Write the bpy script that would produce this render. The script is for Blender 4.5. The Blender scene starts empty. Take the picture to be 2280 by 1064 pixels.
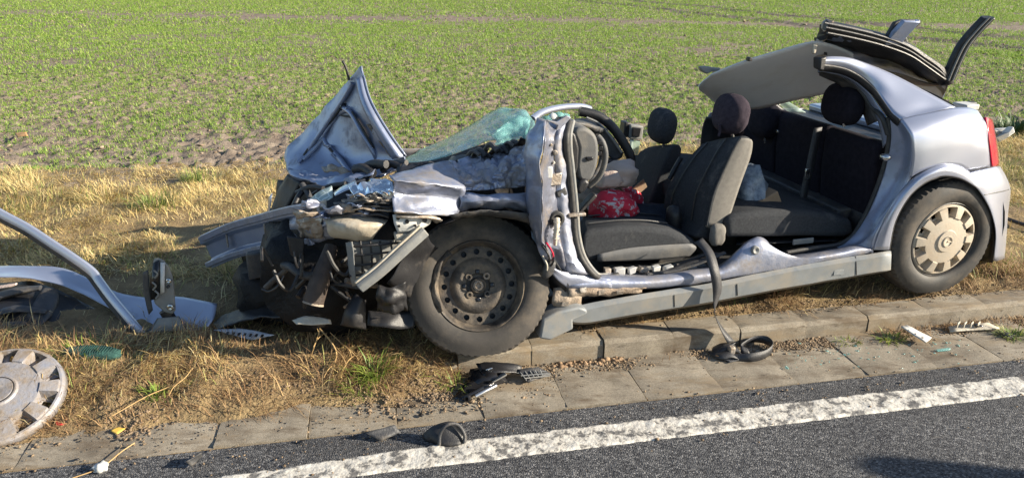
import bpy, bmesh, math, random
import numpy as np
from mathutils import Vector, Matrix, noise as mnoise
random.seed(7); RNG = np.random.default_rng(11)
SC = bpy.context.scene
COL = SC.collection
rad = math.radians

# ------------------------------------------------------------------ camera, sky, sun, exposure
F_PX = 1660.0; PITCH = rad(20.5); CAM_H = 1.76
cam_data = bpy.data.cameras.new('camera'); cam = bpy.data.objects.new('camera', cam_data); COL.objects.link(cam)
cam.location = (0, 0, CAM_H); cam.rotation_euler = (math.pi/2 - PITCH, 0, 0)
cam_data.sensor_width = 36.0; cam_data.lens = F_PX/2280*36.0; cam_data.clip_end = 3000; cam_data.clip_start = 0.05
SC.camera = cam
SUN_EL = rad(21); SUN_AZ = rad(99)          # azimuth clockwise from +Y
world = bpy.data.worlds.new('World'); SC.world = world; world.use_nodes = True
wn = world.node_tree.nodes; wl = world.node_tree.links
sky = wn.new('ShaderNodeTexSky'); sky.sky_type = 'NISHITA'; sky.sun_disc = False
sky.sun_elevation = SUN_EL; sky.sun_rotation = SUN_AZ; sky.air_density = 1.0; sky.dust_density = 0.6; sky.ozone_density = 1.5
bg = wn['Background']; bg.inputs['Strength'].default_value = 0.08
wl.new(sky.outputs[0], bg.inputs['Color'])
sun_d = bpy.data.lights.new('sun', 'SUN'); sun_d.energy = 5.0; sun_d.angle = rad(0.5); sun_d.color = (1.0, 0.89, 0.72)
sun = bpy.data.objects.new('sun', sun_d); COL.objects.link(sun)
to_sun = Vector((math.sin(SUN_AZ)*math.cos(SUN_EL), math.cos(SUN_AZ)*math.cos(SUN_EL), math.sin(SUN_EL)))
sun.rotation_euler = (-to_sun).to_track_quat('-Z', 'Y').to_euler(); sun.location = to_sun*30
SC.view_settings.view_transform = 'Standard'; SC.view_settings.look = 'None'
SC.view_settings.exposure = 1.2; SC.view_settings.gamma = 1.0
SC.cycles.max_bounces = 8; SC.cycles.transparent_max_bounces = 16

# ------------------------------------------------------------------ frames of reference
_c, _s = math.cos(PITCH), math.sin(PITCH)
def ray(x, y):
    return Vector(((x-1140)/F_PX, (532-y)/F_PX*_s + _c, (532-y)/F_PX*_c - _s))
def G(x, y, z=0.0):                          # point of the level z seen at x, y of the photo
    d = ray(x, y); t = (z-CAM_H)/d.z
    return Vector((0, 0, CAM_H)) + d*t
CA = rad(15)                                 # heading of the car
EU = Vector((math.cos(CA), math.sin(CA), 0)); EV = Vector((-math.sin(CA), math.cos(CA), 0)); EZ = Vector((0, 0, 1))
CO = G(2087, 658, 0.1)
def W(u, v, w): return CO + EU*u + EV*v + EZ*(w-CO.z)     # car frame: u to the rear, v across, w height
def S(x, y, v=0.0):                          # point at x, y of the photo on the lengthwise plane v of the car
    d = ray(x, y); o = Vector((0, 0, CAM_H)) - CO
    t = (v - o.dot(EV))/d.dot(EV)
    return Vector((0, 0, CAM_H)) + d*t
def UV(x, y, v=0.0):
    p = S(x, y, v) - CO
    return p.dot(EU), p.z + CO.z
RA = rad(11)
ES = Vector((math.cos(RA), math.sin(RA), 0)); ET = Vector((-math.sin(RA), math.cos(RA), 0))
def RD(s, t, z=0.0): return ES*s + ET*t + EZ*z            # road frame: s along, t across

# ------------------------------------------------------------------ noise
def vnoise(x, y, seed=0):
    xi = np.floor(x).astype(np.int64); yi = np.floor(y).astype(np.int64)
    fx = x-xi; fy = y-yi; fx = fx*fx*(3-2*fx); fy = fy*fy*(3-2*fy)
    def h(a, b):
        n = (a*374761393 + b*668265263 + seed*974634777) & 0xffffffff
        n = ((n ^ (n >> 13))*1274126177) & 0xffffffff
        return ((n ^ (n >> 16)) & 0xffff)/65535.0
    return (h(xi, yi)*(1-fx)+h(xi+1, yi)*fx)*(1-fy) + (h(xi, yi+1)*(1-fx)+h(xi+1, yi+1)*fx)*fy
def fbm(x, y, oct=4, seed=0):
    a = np.zeros_like(x, dtype=float); amp = 0.5; f = 1.0
    for i in range(oct):
        a += amp*vnoise(x*f, y*f, seed+i*17); amp *= 0.5; f *= 2.03
    return a/(1-0.5**oct)

# ------------------------------------------------------------------ materials
MATS = {}
def M(name, c1, c2=None, scale=8.0, rough=0.6, metal=0.0, bump=0.0, bscale=60.0, coat=0.0, dust=None, dust_amt=0.5, dust_scale=5.0, island=None, spec=0.5, r2=None, trans=0.0):
    if name in MATS: return MATS[name]
    m = bpy.data.materials.new(name); m.use_nodes = True; nt = m.node_tree; N = nt.nodes; L = nt.links
    b = N['Principled BSDF']; b.inputs['Roughness'].default_value = rough; b.inputs['Metallic'].default_value = metal
    b.inputs['Coat Weight'].default_value = coat; b.inputs['Coat Roughness'].default_value = 0.08
    b.inputs['Specular IOR Level'].default_value = spec
    tc = N.new('ShaderNodeTexCoord')
    def nz(sc, det=5, rg=0.6):
        n = N.new('ShaderNodeTexNoise'); n.inputs['Scale'].default_value = sc; n.inputs['Detail'].default_value = det; n.inputs['Roughness'].default_value = rg
        L.new(tc.outputs['Object'], n.inputs['Vector']); return n
    c1 = (*c1, 1); c2 = (*c2, 1) if c2 else c1
    if island:
        g = N.new('ShaderNodeNewGeometry'); r = N.new('ShaderNodeValToRGB'); cr = r.color_ramp
        while len(cr.elements) < len(island): cr.elements.new(0.5)
        for e, (p, c) in zip(cr.elements, island): e.position = p; e.color = (*c, 1)
        L.new(g.outputs['Random Per Island'], r.inputs[0]); col = r.outputs[0]
    else:
        n = nz(scale); r = N.new('ShaderNodeValToRGB'); r.color_ramp.elements[0].position = 0.32; r.color_ramp.elements[1].position = 0.68
        r.color_ramp.elements[0].color = c1; r.color_ramp.elements[1].color = c2
        L.new(n.outputs['Fac'], r.inputs[0]); col = r.outputs[0]
    if dust:
        n2 = nz(dust_scale, 8, 0.7); rr = N.new('ShaderNodeValToRGB'); rr.color_ramp.elements[0].position = max(0, 0.62-dust_amt*0.5); rr.color_ramp.elements[1].position = min(1, 0.85-dust_amt*0.4)
        L.new(n2.outputs['Fac'], rr.inputs[0])
        mx = N.new('ShaderNodeMix'); mx.data_type = 'RGBA'; L.new(rr.outputs[0], mx.inputs['Factor']); L.new(col, mx.inputs['A']); mx.inputs['B'].default_value = (*dust, 1)
        col = mx.outputs['Result']
        mr = N.new('ShaderNodeMapRange'); mr.inputs['To Min'].default_value = rough; mr.inputs['To Max'].default_value = 0.85
        L.new(rr.outputs[0], mr.inputs['Value']); L.new(mr.outputs[0], b.inputs['Roughness'])
        if metal > 0:
            mm = N.new('ShaderNodeMapRange'); mm.inputs['To Min'].default_value = metal; mm.inputs['To Max'].default_value = metal*0.25
            L.new(rr.outputs[0], mm.inputs['Value']); L.new(mm.outputs[0], b.inputs['Metallic'])
    L.new(col, b.inputs['Base Color'])
    if bump > 0:
        n3 = nz(bscale, 4, 0.6); bp = N.new('ShaderNodeBump'); bp.inputs['Strength'].default_value = bump; bp.inputs['Distance'].default_value = 0.02
        L.new(n3.outputs['Fac'], bp.inputs['Height']); L.new(bp.outputs[0], b.inputs['Normal'])
    if trans > 0:
        t = N.new('ShaderNodeBsdfTranslucent'); L.new(col, t.inputs['Color']); ms = N.new('ShaderNodeMixShader'); ms.inputs[0].default_value = trans
        L.new(b.outputs[0], ms.inputs[1]); L.new(t.outputs[0], ms.inputs[2]); L.new(ms.outputs[0], N['Material Output'].inputs['Surface'])
    MATS[name] = m; return m

paint = M('silver_blue_paint', (0.43, 0.455, 0.55), (0.46, 0.485, 0.575), 3, 0.30, 0.62, 0.02, 400, coat=0.35)
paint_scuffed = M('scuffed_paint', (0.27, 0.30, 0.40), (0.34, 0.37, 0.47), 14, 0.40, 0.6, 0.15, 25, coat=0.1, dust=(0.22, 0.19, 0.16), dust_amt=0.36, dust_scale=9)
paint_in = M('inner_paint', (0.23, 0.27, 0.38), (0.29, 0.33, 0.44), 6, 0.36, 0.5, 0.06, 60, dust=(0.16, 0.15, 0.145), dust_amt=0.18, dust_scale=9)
bare = M('bare_metal', (0.45, 0.43, 0.40), (0.26, 0.22, 0.18), 18, 0.45, 0.7, 0.3, 80, dust=(0.28, 0.20, 0.13), dust_amt=0.4, dust_scale=14)
post_m = M('scraped_post_metal', (0.21, 0.23, 0.30), (0.12, 0.12, 0.14), 12, 0.4, 0.55, 0.2, 40, dust=(0.17, 0.14, 0.115), dust_amt=0.26, dust_scale=12)
rusty = M('rusty_metal', (0.30, 0.24, 0.19), (0.20, 0.13, 0.085), 20, 0.75, 0.25, 0.4, 90, dust=(0.40, 0.34, 0.27), dust_amt=0.4)
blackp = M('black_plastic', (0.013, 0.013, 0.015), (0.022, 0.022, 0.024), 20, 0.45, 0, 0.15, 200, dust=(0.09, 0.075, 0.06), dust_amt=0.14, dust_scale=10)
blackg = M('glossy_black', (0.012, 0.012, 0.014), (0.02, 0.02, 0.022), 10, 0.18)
greyp = M('grey_plastic', (0.17, 0.175, 0.175), (0.21, 0.215, 0.21), 30, 0.55, 0, 0.1, 250, dust=(0.30, 0.27, 0.22), dust_amt=0.3, dust_scale=8)
skirt = M('skirt_plastic', (0.17, 0.185, 0.195), (0.22, 0.235, 0.245), 12, 0.5, 0, 0.08, 180, dust=(0.27, 0.245, 0.205), dust_amt=0.35, dust_scale=7)
dash_m = M('dash_grey', (0.085, 0.086, 0.088), (0.115, 0.115, 0.115), 25, 0.6, 0, 0.15, 200, dust=(0.2, 0.18, 0.15), dust_amt=0.2)
darkp = M('dark_grey_plastic', (0.035, 0.036, 0.04), (0.06, 0.06, 0.062), 20, 0.55, 0, 0.2, 120, dust=(0.15, 0.125, 0.095), dust_amt=0.24, dust_scale=12)
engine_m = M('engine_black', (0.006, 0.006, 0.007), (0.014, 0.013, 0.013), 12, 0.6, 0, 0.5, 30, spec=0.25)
rubber = M('seal_rubber', (0.02, 0.02, 0.021), (0.05, 0.048, 0.045), 30, 0.6, 0, 0.1, 100)
tyre_m = M('tyre_rubber', (0.022, 0.022, 0.022), (0.04, 0.038, 0.036), 14, 0.65, 0, 0.06, 140, dust=(0.12, 0.10, 0.078), dust_amt=0.32, dust_scale=6)
tyre_d = M('dusty_tyre', (0.034, 0.032, 0.030), (0.066, 0.058, 0.05), 7, 0.8, 0, 0.08, 120, dust=(0.15, 0.122, 0.092), dust_amt=0.3, dust_scale=5)
rim_m = M('steel_rim', (0.04, 0.036, 0.033), (0.075, 0.066, 0.058), 12, 0.6, 0.2, 0.2, 120, dust=(0.22, 0.175, 0.125), dust_amt=0.36, dust_scale=9)
cap_m = M('wheel_cover_dusty', (0.42, 0.37, 0.30), (0.50, 0.45, 0.37), 12, 0.55, 0.25, 0.1, 120, dust=(0.42, 0.34, 0.25), dust_amt=0.4, dust_scale=12)
cap2_m = M('wheel_cover_silver', (0.30, 0.32, 0.38), (0.42, 0.43, 0.47), 14, 0.42, 0.35, 0.2, 90, dust=(0.20, 0.155, 0.11), dust_amt=0.62, dust_scale=14)
fab = M('grey_fabric', (0.034, 0.036, 0.040), (0.052, 0.055, 0.060), 90, 0.95, 0, 0.25, 300, dust=(0.15, 0.14, 0.13), dust_amt=0.12, dust_scale=6, spec=0.15)
fabside = M('pale_seat_side', (0.15, 0.14, 0.125), (0.19, 0.178, 0.158), 60, 0.9, 0, 0.2, 300)
navy = M('dark_cover_fabric', (0.010, 0.009, 0.014), (0.018, 0.016, 0.023), 40, 0.95, 0, 0.3, 240, spec=0.15)
plum = M('plum_cover_fabric', (0.032, 0.025, 0.034), (0.05, 0.04, 0.052), 50, 0.95, 0, 0.3, 240, spec=0.15)
liner = M('headliner_felt', (0.54, 0.55, 0.57), (0.60, 0.605, 0.62), 5, 0.95, 0, 0.12, 300, dust=(0.48, 0.47, 0.46), dust_amt=0.2)
webbing = M('belt_webbing', (0.03, 0.031, 0.034), (0.05, 0.05, 0.054), 60, 0.5, 0, 0.2, 300)
cream = M('cream_plastic', (0.44, 0.40, 0.32), (0.53, 0.49, 0.41), 8, 0.6, 0, 0.2, 50, dust=(0.30, 0.24, 0.17), dust_amt=0.34, dust_scale=9)
airbag_m = M('airbag_cloth', (0.50, 0.38, 0.32), (0.62, 0.50, 0.43), 10, 0.9, 0, 0.3, 60)
whitep = M('white_plastic', (0.52, 0.52, 0.50), (0.60, 0.60, 0.58), 12, 0.5, 0, 0.1, 80, dust=(0.4, 0.36, 0.3), dust_amt=0.25)
steel = M('bright_steel', (0.6, 0.6, 0.6), (0.5, 0.5, 0.5), 20, 0.25, 0.95)
brownpipe = M('brown_pipe', (0.045, 0.035, 0.03), (0.085, 0.062, 0.05), 18, 0.7, 0.2, 0.3, 70)
redlamp = M('tail_lamp_red', (0.50, 0.006, 0.03), (0.55, 0.012, 0.05), 30, 0.15, 0, 0, coat=0.6)
lampmirror = M('lamp_reflector', (0.75, 0.78, 0.82), (0.65, 0.7, 0.75), 10, 0.15, 0.9)
redcloth = M('red_print', (0.52, 0.012, 0.04), (0.58, 0.02, 0.05), 30, 0.7, 0, 0.2, 60, dust=(0.50, 0.48, 0.50), dust_amt=0.5, dust_scale=24)
_rr = [n for n in redcloth.node_tree.nodes if n.bl_idname == 'ShaderNodeValToRGB'][1].color_ramp.elements; _rr[0].position = 0.535; _rr[1].position = 0.56
jeans = M('dark_denim', (0.022, 0.026, 0.036), (0.04, 0.046, 0.06), 30, 0.95, 0, 0.4, 60, spec=0.15)
bagm = M('printed_bag', (0.07, 0.10, 0.15), (0.30, 0.36, 0.42), 26, 0.35, 0, 0.4, 30)
card = M('brown_card', (0.26, 0.175, 0.105), (0.32, 0.22, 0.14), 14, 0.85, 0, 0.1, 60)

def glass_mat(name, tint, crack, opac, cs):
    m = bpy.data.materials.new(name); m.use_nodes = True; nt = m.node_tree; N = nt.nodes; L = nt.links
    b = N['Principled BSDF']; tc = N.new('ShaderNodeTexCoord')
    v = N.new('ShaderNodeTexVoronoi'); v.feature = 'DISTANCE_TO_EDGE'; v.inputs['Scale'].default_value = cs
    n = N.new('ShaderNodeTexNoise'); n.inputs['Scale'].default_value = 7; n.inputs['Detail'].default_value = 5
    L.new(tc.outputs['Object'], v.inputs['Vector']); L.new(tc.outputs['Object'], n.inputs['Vector'])
    lt = N.new('ShaderNodeMapRange'); lt.inputs['From Min'].default_value = 0.0; lt.inputs['From Max'].default_value = 0.09; lt.inputs['To Min'].default_value = 1; lt.inputs['To Max'].default_value = 0
    L.new(v.outputs['Distance'], lt.inputs['Value'])
    mp = N.new('ShaderNodeMath'); mp.operation = 'MULTIPLY'; L.new(lt.outputs[0], mp.inputs[0]); L.new(n.outputs['Fac'], mp.inputs[1])
    mx = N.new('ShaderNodeMix'); mx.data_type = 'RGBA'; mx.inputs['A'].default_value = (*tint, 1); mx.inputs['B'].default_value = (*crack, 1); L.new(mp.outputs[0], mx.inputs['Factor'])
    L.new(mx.outputs['Result'], b.inputs['Base Color']); b.inputs['Roughness'].default_value = 0.16
    b.inputs['Specular IOR Level'].default_value = 0.6
    a = N.new('ShaderNodeMath'); a.operation = 'ADD'; a.use_clamp = True; a.inputs[1].default_value = opac; L.new(mp.outputs[0], a.inputs[0])
    a2 = N.new('ShaderNodeMath'); a2.operation = 'ADD'; a2.use_clamp = True
    ms = N.new('ShaderNodeMath'); ms.operation = 'MULTIPLY_ADD'; ms.inputs[1].default_value = 0.5; ms.inputs[2].default_value = -0.25; L.new(n.outputs['Fac'], ms.inputs[0])
    L.new(a.outputs[0], a2.inputs[0]); L.new(ms.outputs[0], a2.inputs[1]); L.new(a2.outputs[0], b.inputs['Alpha'])
    bp = N.new('ShaderNodeBump'); bp.inputs['Strength'].default_value = 0.15; bp.inputs['Distance'].default_value = 0.01; L.new(v.outputs['Distance'], bp.inputs['Height']); L.new(bp.outputs[0], b.inputs['Normal'])
    return m
wind_m = glass_mat('shattered_green_glass', (0.15, 0.42, 0.40), (0.55, 0.72, 0.70), 0.42, 110)
lens_m = glass_mat('lamp_lens_plastic', (0.50, 0.62, 0.60), (0.75, 0.8, 0.8), 0.45, 25)
pale_glass = glass_mat('pale_door_glass', (0.42, 0.55, 0.48), (0.6, 0.7, 0.65), 0.5, 6)

# ------------------------------------------------------------------ mesh helpers
ORG = {}
def link(name, me, mat, parent=None, smooth=True, sharp=None, solid=0.0, bevel=0.0, seg=2, sub=0):
    ob = bpy.data.objects.new(name, me); COL.objects.link(ob)
    if mat: me.materials.append(mat)
    if smooth: me.shade_smooth()
    if parent is not None:
        org = ORG[parent.name]; me.transform(Matrix.Translation(-org)); ob.parent = parent; ORG[ob.name] = org
    else:
        if len(me.vertices):
            co = np.empty(len(me.vertices)*3); me.vertices.foreach_get('co', co); co = co.reshape(-1, 3)
            o = Vector(((co[:, 0].min()+co[:, 0].max())/2, (co[:, 1].min()+co[:, 1].max())/2, co[:, 2].min()))
        else: o = Vector((0, 0, 0))
        me.transform(Matrix.Translation(-o)); ob.location = o; ORG[ob.name] = o
    if solid:
        q = ob.modifiers.new('thickness', 'SOLIDIFY'); q.thickness = solid; q.offset = 0
    if bevel:
        q = ob.modifiers.new('bevel', 'BEVEL'); q.width = bevel; q.segments = seg; q.limit_method = 'ANGLE'; q.angle_limit = rad(35)
    if sub:
        q = ob.modifiers.new('smooth', 'SUBSURF'); q.levels = sub; q.render_levels = sub
    if smooth and sharp is not None: me.set_sharp_from_angle(angle=rad(sharp))
    return ob
def mk(name, verts, faces, mat, parent=None, **k):
    me = bpy.data.meshes.new(name); me.from_pydata([tuple(v) for v in verts], [], faces); me.update()
    return link(name, me, mat, parent, **k)
def empty(name, loc):
    e = bpy.data.objects.new(name, None); COL.objects.link(e); e.location = loc; e.empty_display_size = 0.1; ORG[e.name] = Vector(loc); return e
def tag(o, label=None, cat=None, group=None, kind=None):
    if label: o['label'] = label
    if cat: o['category'] = cat
    if group: o['group'] = group
    if kind: o['kind'] = kind
    return o
def cr(p, n):                                # Catmull-Rom resample of a polyline to n points per span
    if len(p) < 3 or n <= 1:
        if n <= 1: return [Vector(q) for q in p]
        return [Vector(p[0]).lerp(Vector(p[1]), i/n) for i in range(n+1)]
    p = [Vector(q) for q in p]; P = [p[0]*2-p[1]] + p + [p[-1]*2-p[-2]]; out = []
    for i in range(1, len(P)-2):
        a, b, c, d = P[i-1:i+3]
        for j in range(n):
            t = j/n
            out.append(0.5*((2*b) + (c-a)*t + (2*a-5*b+4*c-d)*t*t + (3*b-a-3*c+d)*t**3))
    out.append(p[-1]); return out
def crumple(p, scale, amp, seed):
    q = p*scale + Vector((seed*3.7, seed*1.3, seed*2.1))
    a = abs(mnoise.noise(q)) - 0.25
    b = abs(mnoise.noise(q*2.3+Vector((9, 4, 2)))) - 0.25
    return amp*(a + 0.5*b)
def sheet(name, rows, mat, parent=None, n=6, m=6, amp=0.0, scale=6.0, seed=1, solid=0.003, jag=0.0, fix=False, sharp=50):
    rr = [cr(r, n) for r in rows]; cols = list(zip(*rr)); cc = [cr(list(c), m) for c in cols]
    grid = list(zip(*cc)); nr = len(grid); nc = len(grid[0])
    V = [v.copy() for r in grid for v in r]
    if amp or jag:
        for i in range(nr):
            for j in range(nc):
                a = grid[min(i+1, nr-1)][j]-grid[max(i-1, 0)][j]; b = grid[i][min(j+1, nc-1)]-grid[i][max(j-1, 0)]
                nn = a.cross(b)
                if nn.length > 1e-9: nn.normalize()
                e = min(i, nr-1-i, j, nc-1-j)
                k = 1.0 if not fix else min(1.0, e/3.0)
                V[i*nc+j] = V[i*nc+j] + nn*crumple(V[i*nc+j], scale, amp, seed)*k
                if jag and e == 0:
                    q = V[i*nc+j]*23; V[i*nc+j] = V[i*nc+j] + Vector((mnoise.noise(q), mnoise.noise(q+Vector((5, 5, 5))), mnoise.noise(q+Vector((9, 1, 7)))))*jag
    Fc = [(i*nc+j, i*nc+j+1, (i+1)*nc+j+1, (i+1)*nc+j) for i in range(nr-1) for j in range(nc-1)]
    return mk(name, V, Fc, mat, parent, solid=solid, sharp=sharp)
def SS(rows): return [[S(*p) for p in r] for r in rows]
def prof(name, pts, v0, v1, mat, parent=None, bevel=0.01, seg=3, smooth_pts=0, taper=1.0, sub=0, closed=True):
    """side outline traced on plane v0, given thickness across the car from v0 to v1"""
    uw = [UV(x, y, v0) for x, y in pts]
    if smooth_pts:
        q = [Vector((a, b, 0)) for a, b in uw]; q = q + [q[0]]; k = len(q)
        P = [q[-2]] + q + [q[1]]; o = []
        for i in range(1, k):
            a, b, c, d = P[i-1], P[i], P[i+1], P[min(i+2, len(P)-1)]
            for j in range(smooth_pts):
                t = j/smooth_pts; o.append(0.5*((2*b)+(c-a)*t+(2*a-5*b+4*c-d)*t*t+(3*b-a-3*c+d)*t**3))
        uw = [(v.x, v.y) for v in o]
    return prism(name, uw, v0, v1, mat, parent, bevel, seg, taper, sub)
def prism(name, uw, v0, v1, mat, parent=None, bevel=0.01, seg=3, taper=1.0, sub=0):
    n = len(uw); cu = sum(a for a, b in uw)/n; cw = sum(b for a, b in uw)/n
    V = [W(a, v0, b) for a, b in uw] + [W(cu+(a-cu)*taper, v1, cw+(b-cw)*taper) for a, b in uw]
    area = sum(uw[i][0]*uw[(i+1) % n][1]-uw[(i+1) % n][0]*uw[i][1] for i in range(n))
    Fc = [tuple(range(n)), tuple(range(2*n-1, n-1, -1))] + [(i, i+n, (i+1) % n+n, (i+1) % n) for i in range(n)]
    if area < 0: Fc = [tuple(reversed(f)) for f in Fc]
    return mk(name, V, Fc, mat, parent, bevel=bevel, seg=seg, sharp=40, sub=sub)
def tube(name, path, r, mat, parent=None, n=10, res=4, flat=1.0, up=None, smooth=True, solid=0.0):
    pts = cr(path, res) if res > 1 else [Vector(p) for p in path]
    k = len(pts); rs = r if isinstance(r, (list, tuple)) else [r]*2
    V = []; Fc = []; prev = None
    for i, p in enumerate(pts):
        t = (pts[min(i+1, k-1)]-pts[max(i-1, 0)])
        t = t.normalized() if t.length > 1e-9 else Vector((1, 0, 0))
        a = up if up is not None else (prev if prev is not None else (EZ if abs(t.z) < 0.9 else EU))
        x = t.cross(a)
        if x.length < 1e-6: x = t.cross(EU)
        x.normalize(); y = x.cross(t).normalized(); prev = y if up is None else None
        f = i/(k-1)*(len(rs)-1); j = min(int(f), len(rs)-2); R = rs[j]+(rs[j+1]-rs[j])*(f-j)
        for q in range(n):
            an = 2*math.pi*q/n
            V.append(p + x*math.cos(an)*R + y*math.sin(an)*R*flat)
    for i in range(k-1):
        for q in range(n):
            Fc.append((i*n+q, i*n+(q+1) % n, (i+1)*n+(q+1) % n, (i+1)*n+q))
    Fc.append(tuple(range(n-1, -1, -1))); Fc.append(tuple((k-1)*n+q for q in range(n)))
    return mk(name, V, Fc, mat, parent, sharp=50, smooth=smooth)
def ribbon(name, path, widths, thick, mat, parent=None, res=5):
    """strap: path of (point, width direction)"""
    P = cr([p for p, d in path], res); D = cr([Vector(d)*widths for p, d in path], res); V = []; Fc = []
    for p, d in zip(P, D): V += [p-d*0.5, p+d*0.5]
    for i in range(len(P)-1): Fc.append((2*i, 2*i+1, 2*i+3, 2*i+2))
    return mk(name, V, Fc, mat, parent, solid=thick, sharp=60)
def extr(name, path, section, mat, parent=None, side=None, up=EZ, res=4, bevel=0.0, sharp=35):
    """section (a, b) swept on a path: a along side, b along up"""
    P = cr(path, res); k = len(P); n = len(section); V = []
    for i, p in enumerate(P):
        t = (P[min(i+1, k-1)]-P[max(i-1, 0)]).normalized(); x = side if side is not None else t.cross(up).normalized(); y = x.cross(t).normalized()
        if y.dot(up) < 0: y = -y
        for a, b in section: V.append(p + x*a + y*b)
    Fc = [(i*n+j, i*n+(j+1) % n, (i+1)*n+(j+1) % n, (i+1)*n+j) for i in range(k-1) for j in range(n)]
    Fc += [tuple(range(n-1, -1, -1)), tuple((k-1)*n+j for j in range(n))]
    ob = mk(name, V, Fc, mat, parent, bevel=bevel, sharp=sharp)
    bm = bmesh.new(); bm.from_mesh(ob.data); bmesh.ops.recalc_face_normals(bm, faces=bm.faces); bm.to_mesh(ob.data); bm.free(); return ob
def box(name, c, ax, size, mat, parent=None, bevel=0.006, seg=2, jit=0.0, seed=0, cuts=0, amp=0.0, scale=10):
    rnd = random.Random(seed); bm = bmesh.new(); bmesh.ops.create_cube(bm, size=1.0)
    if cuts: bmesh.ops.subdivide_edges(bm, edges=bm.edges[:], cuts=cuts, use_grid_fill=True)
    a, b, d = [Vector(q).normalized() for q in ax]
    for v in bm.verts:
        j = Vector((rnd.uniform(-jit, jit), rnd.uniform(-jit, jit), rnd.uniform(-jit, jit)))
        p = v.co; v.co = Vector(c) + a*(p.x*size[0]) + b*(p.y*size[1]) + d*(p.z*size[2]) + j
        if amp: v.co += Vector((crumple(v.co, scale, amp, seed), crumple(v.co, scale, amp, seed+5), crumple(v.co, scale, amp, seed+9)))
    bmesh.ops.recalc_face_normals(bm, faces=bm.faces)
    me = bpy.data.meshes.new(name); bm.to_mesh(me); bm.free()
    return link(name, me, mat, parent, bevel=bevel, seg=seg, sharp=35)
CAX = (EU, EV, EZ)
def lump(name, c, ax, size, mat, parent=None, amp=0.25, scale=3.0, seed=0, sq=2.6, res=3):
    """soft rounded body (super-ellipsoid) with folds"""
    bm = bmesh.new(); bmesh.ops.create_icosphere(bm, subdivisions=res, radius=1.0); a, b, d = [Vector(q).normalized() for q in ax]
    for v in bm.verts:
        p = v.co.copy(); k = (abs(p.x)**sq+abs(p.y)**sq+abs(p.z)**sq)**(-1/sq); p *= k
        p *= 1 + amp*(mnoise.noise(v.co*scale+Vector((seed*5, seed, 0))) + 0.5*abs(mnoise.noise(v.co*scale*2.7+Vector((seed, seed*3, 8)))))
        v.co = Vector(c)+a*(p.x*size[0]/2)+b*(p.y*size[1]/2)+d*(p.z*size[2]/2)
    bmesh.ops.recalc_face_normals(bm, faces=bm.faces)
    me = bpy.data.meshes.new(name); bm.to_mesh(me); bm.free(); return link(name, me, mat, parent)
def lathe(name, profile, c, axis, mat, parent=None, n=48, closed=False, up=EZ, defl=None, smooth=True, sharp=40):
    """profile of (axial, radius); axis points outward"""
    ax = Vector(axis).normalized(); x = ax.cross(up).normalized(); y = x.cross(ax).normalized(); V = []; Fc = []; m = len(profile)
    for i in range(n):
        an = 2*math.pi*i/n; rd = x*math.cos(an)+y*math.sin(an)
        for (a, r) in profile:
            p = Vector(c)+ax*a+rd*r
            if defl: p = defl(p, a, r, an)
            V.append(p)
    mm = m if closed else m-1
    for i in range(n):
        for j in range(mm):
            Fc.append((i*m+j, ((i+1) % n)*m+j, ((i+1) % n)*m+(j+1) % m, i*m+(j+1) % m))
    me = bpy.data.meshes.new(name); me.from_pydata([tuple(v) for v in V], [], Fc)
    bm = bmesh.new(); bm.from_mesh(me); bmesh.ops.remove_doubles(bm, verts=bm.verts, dist=1e-6); bmesh.ops.recalc_face_normals(bm, faces=bm.faces); bm.to_mesh(me); bm.free()
    return link(name, me, mat, parent, smooth=smooth, sharp=sharp)

# ================================================================== THE SETTING
def smooth01(a): a = np.clip(a, 0, 1); return a*a*(3-2*a)
def st(x, y):
    return x*math.cos(RA)+y*math.sin(RA), -x*math.sin(RA)+y*math.cos(RA)
T_KERB = 2.955; T_GUT = 2.585; T_FIELD = 6.45
def tracks(x, y):
    r = 0
    for off in (0.0, 0.55, 2.3, 2.85): r = r + np.exp(-((x-off-3.5-(32-y)*0.365-0.15*np.sin(y*0.9))/0.16)**2)
    return np.clip(r, 0, 1)*smooth01((y-10)/3)
def zg(x, y):
    """height of the soil"""
    x = np.asarray(x, float); y = np.asarray(y, float); s, t = st(x, y)
    left = smooth01((0.46-s)/0.30)
    n1 = fbm(s*1.7, t*1.7, 3, 3)-0.5; n2 = fbm(s*9, t*9, 4, 5)-0.5; n3 = fbm(s*3.1+9, t*3.1, 3, 8)
    verge = 0.105 + 0.035*smooth01((t-3.1)/1.2) + 0.06*n1*smooth01((t-3.15)/0.5) + 0.035*n2
    tt = t + 0.16*(n3-0.5)
    bank = -0.03 + 0.15*smooth01((tt-2.66)/0.46) + 0.055*n2
    right = np.where(t < T_KERB+0.13, -0.05, verge-0.02*(1-smooth01((t-T_KERB-0.13)/0.12)))
    v = left*np.where(t < 3.3, bank, verge*smooth01((t-3.2)/0.3)+bank*(1-smooth01((t-3.2)/0.3))) + (1-left)*right
    edge = T_FIELD + 0.5*(fbm(s*0.8, t*0, 3, 21)-0.5) - 0.03*s
    fl = smooth01((t-edge)/0.18)
    cl = np.abs(fbm(s*10, t*10, 4, 31)-0.5); cl2 = fbm(s*2.2, t*2.2, 3, 37)-0.5
    amp = np.where(t > 13, 0.55, 1.0)
    field = 0.085 + amp*(0.08*cl + 0.03*cl2) + 0.07*(fbm(s*21, t*17, 2, 44)-0.5)
    # wheel tracks left by a tractor, far right
    field = field - 0.12*tracks(x, y)
    return v*(1-fl)+field*fl
def gz(x, y): return float(zg(np.array([x]), np.array([y]))[0])
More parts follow.
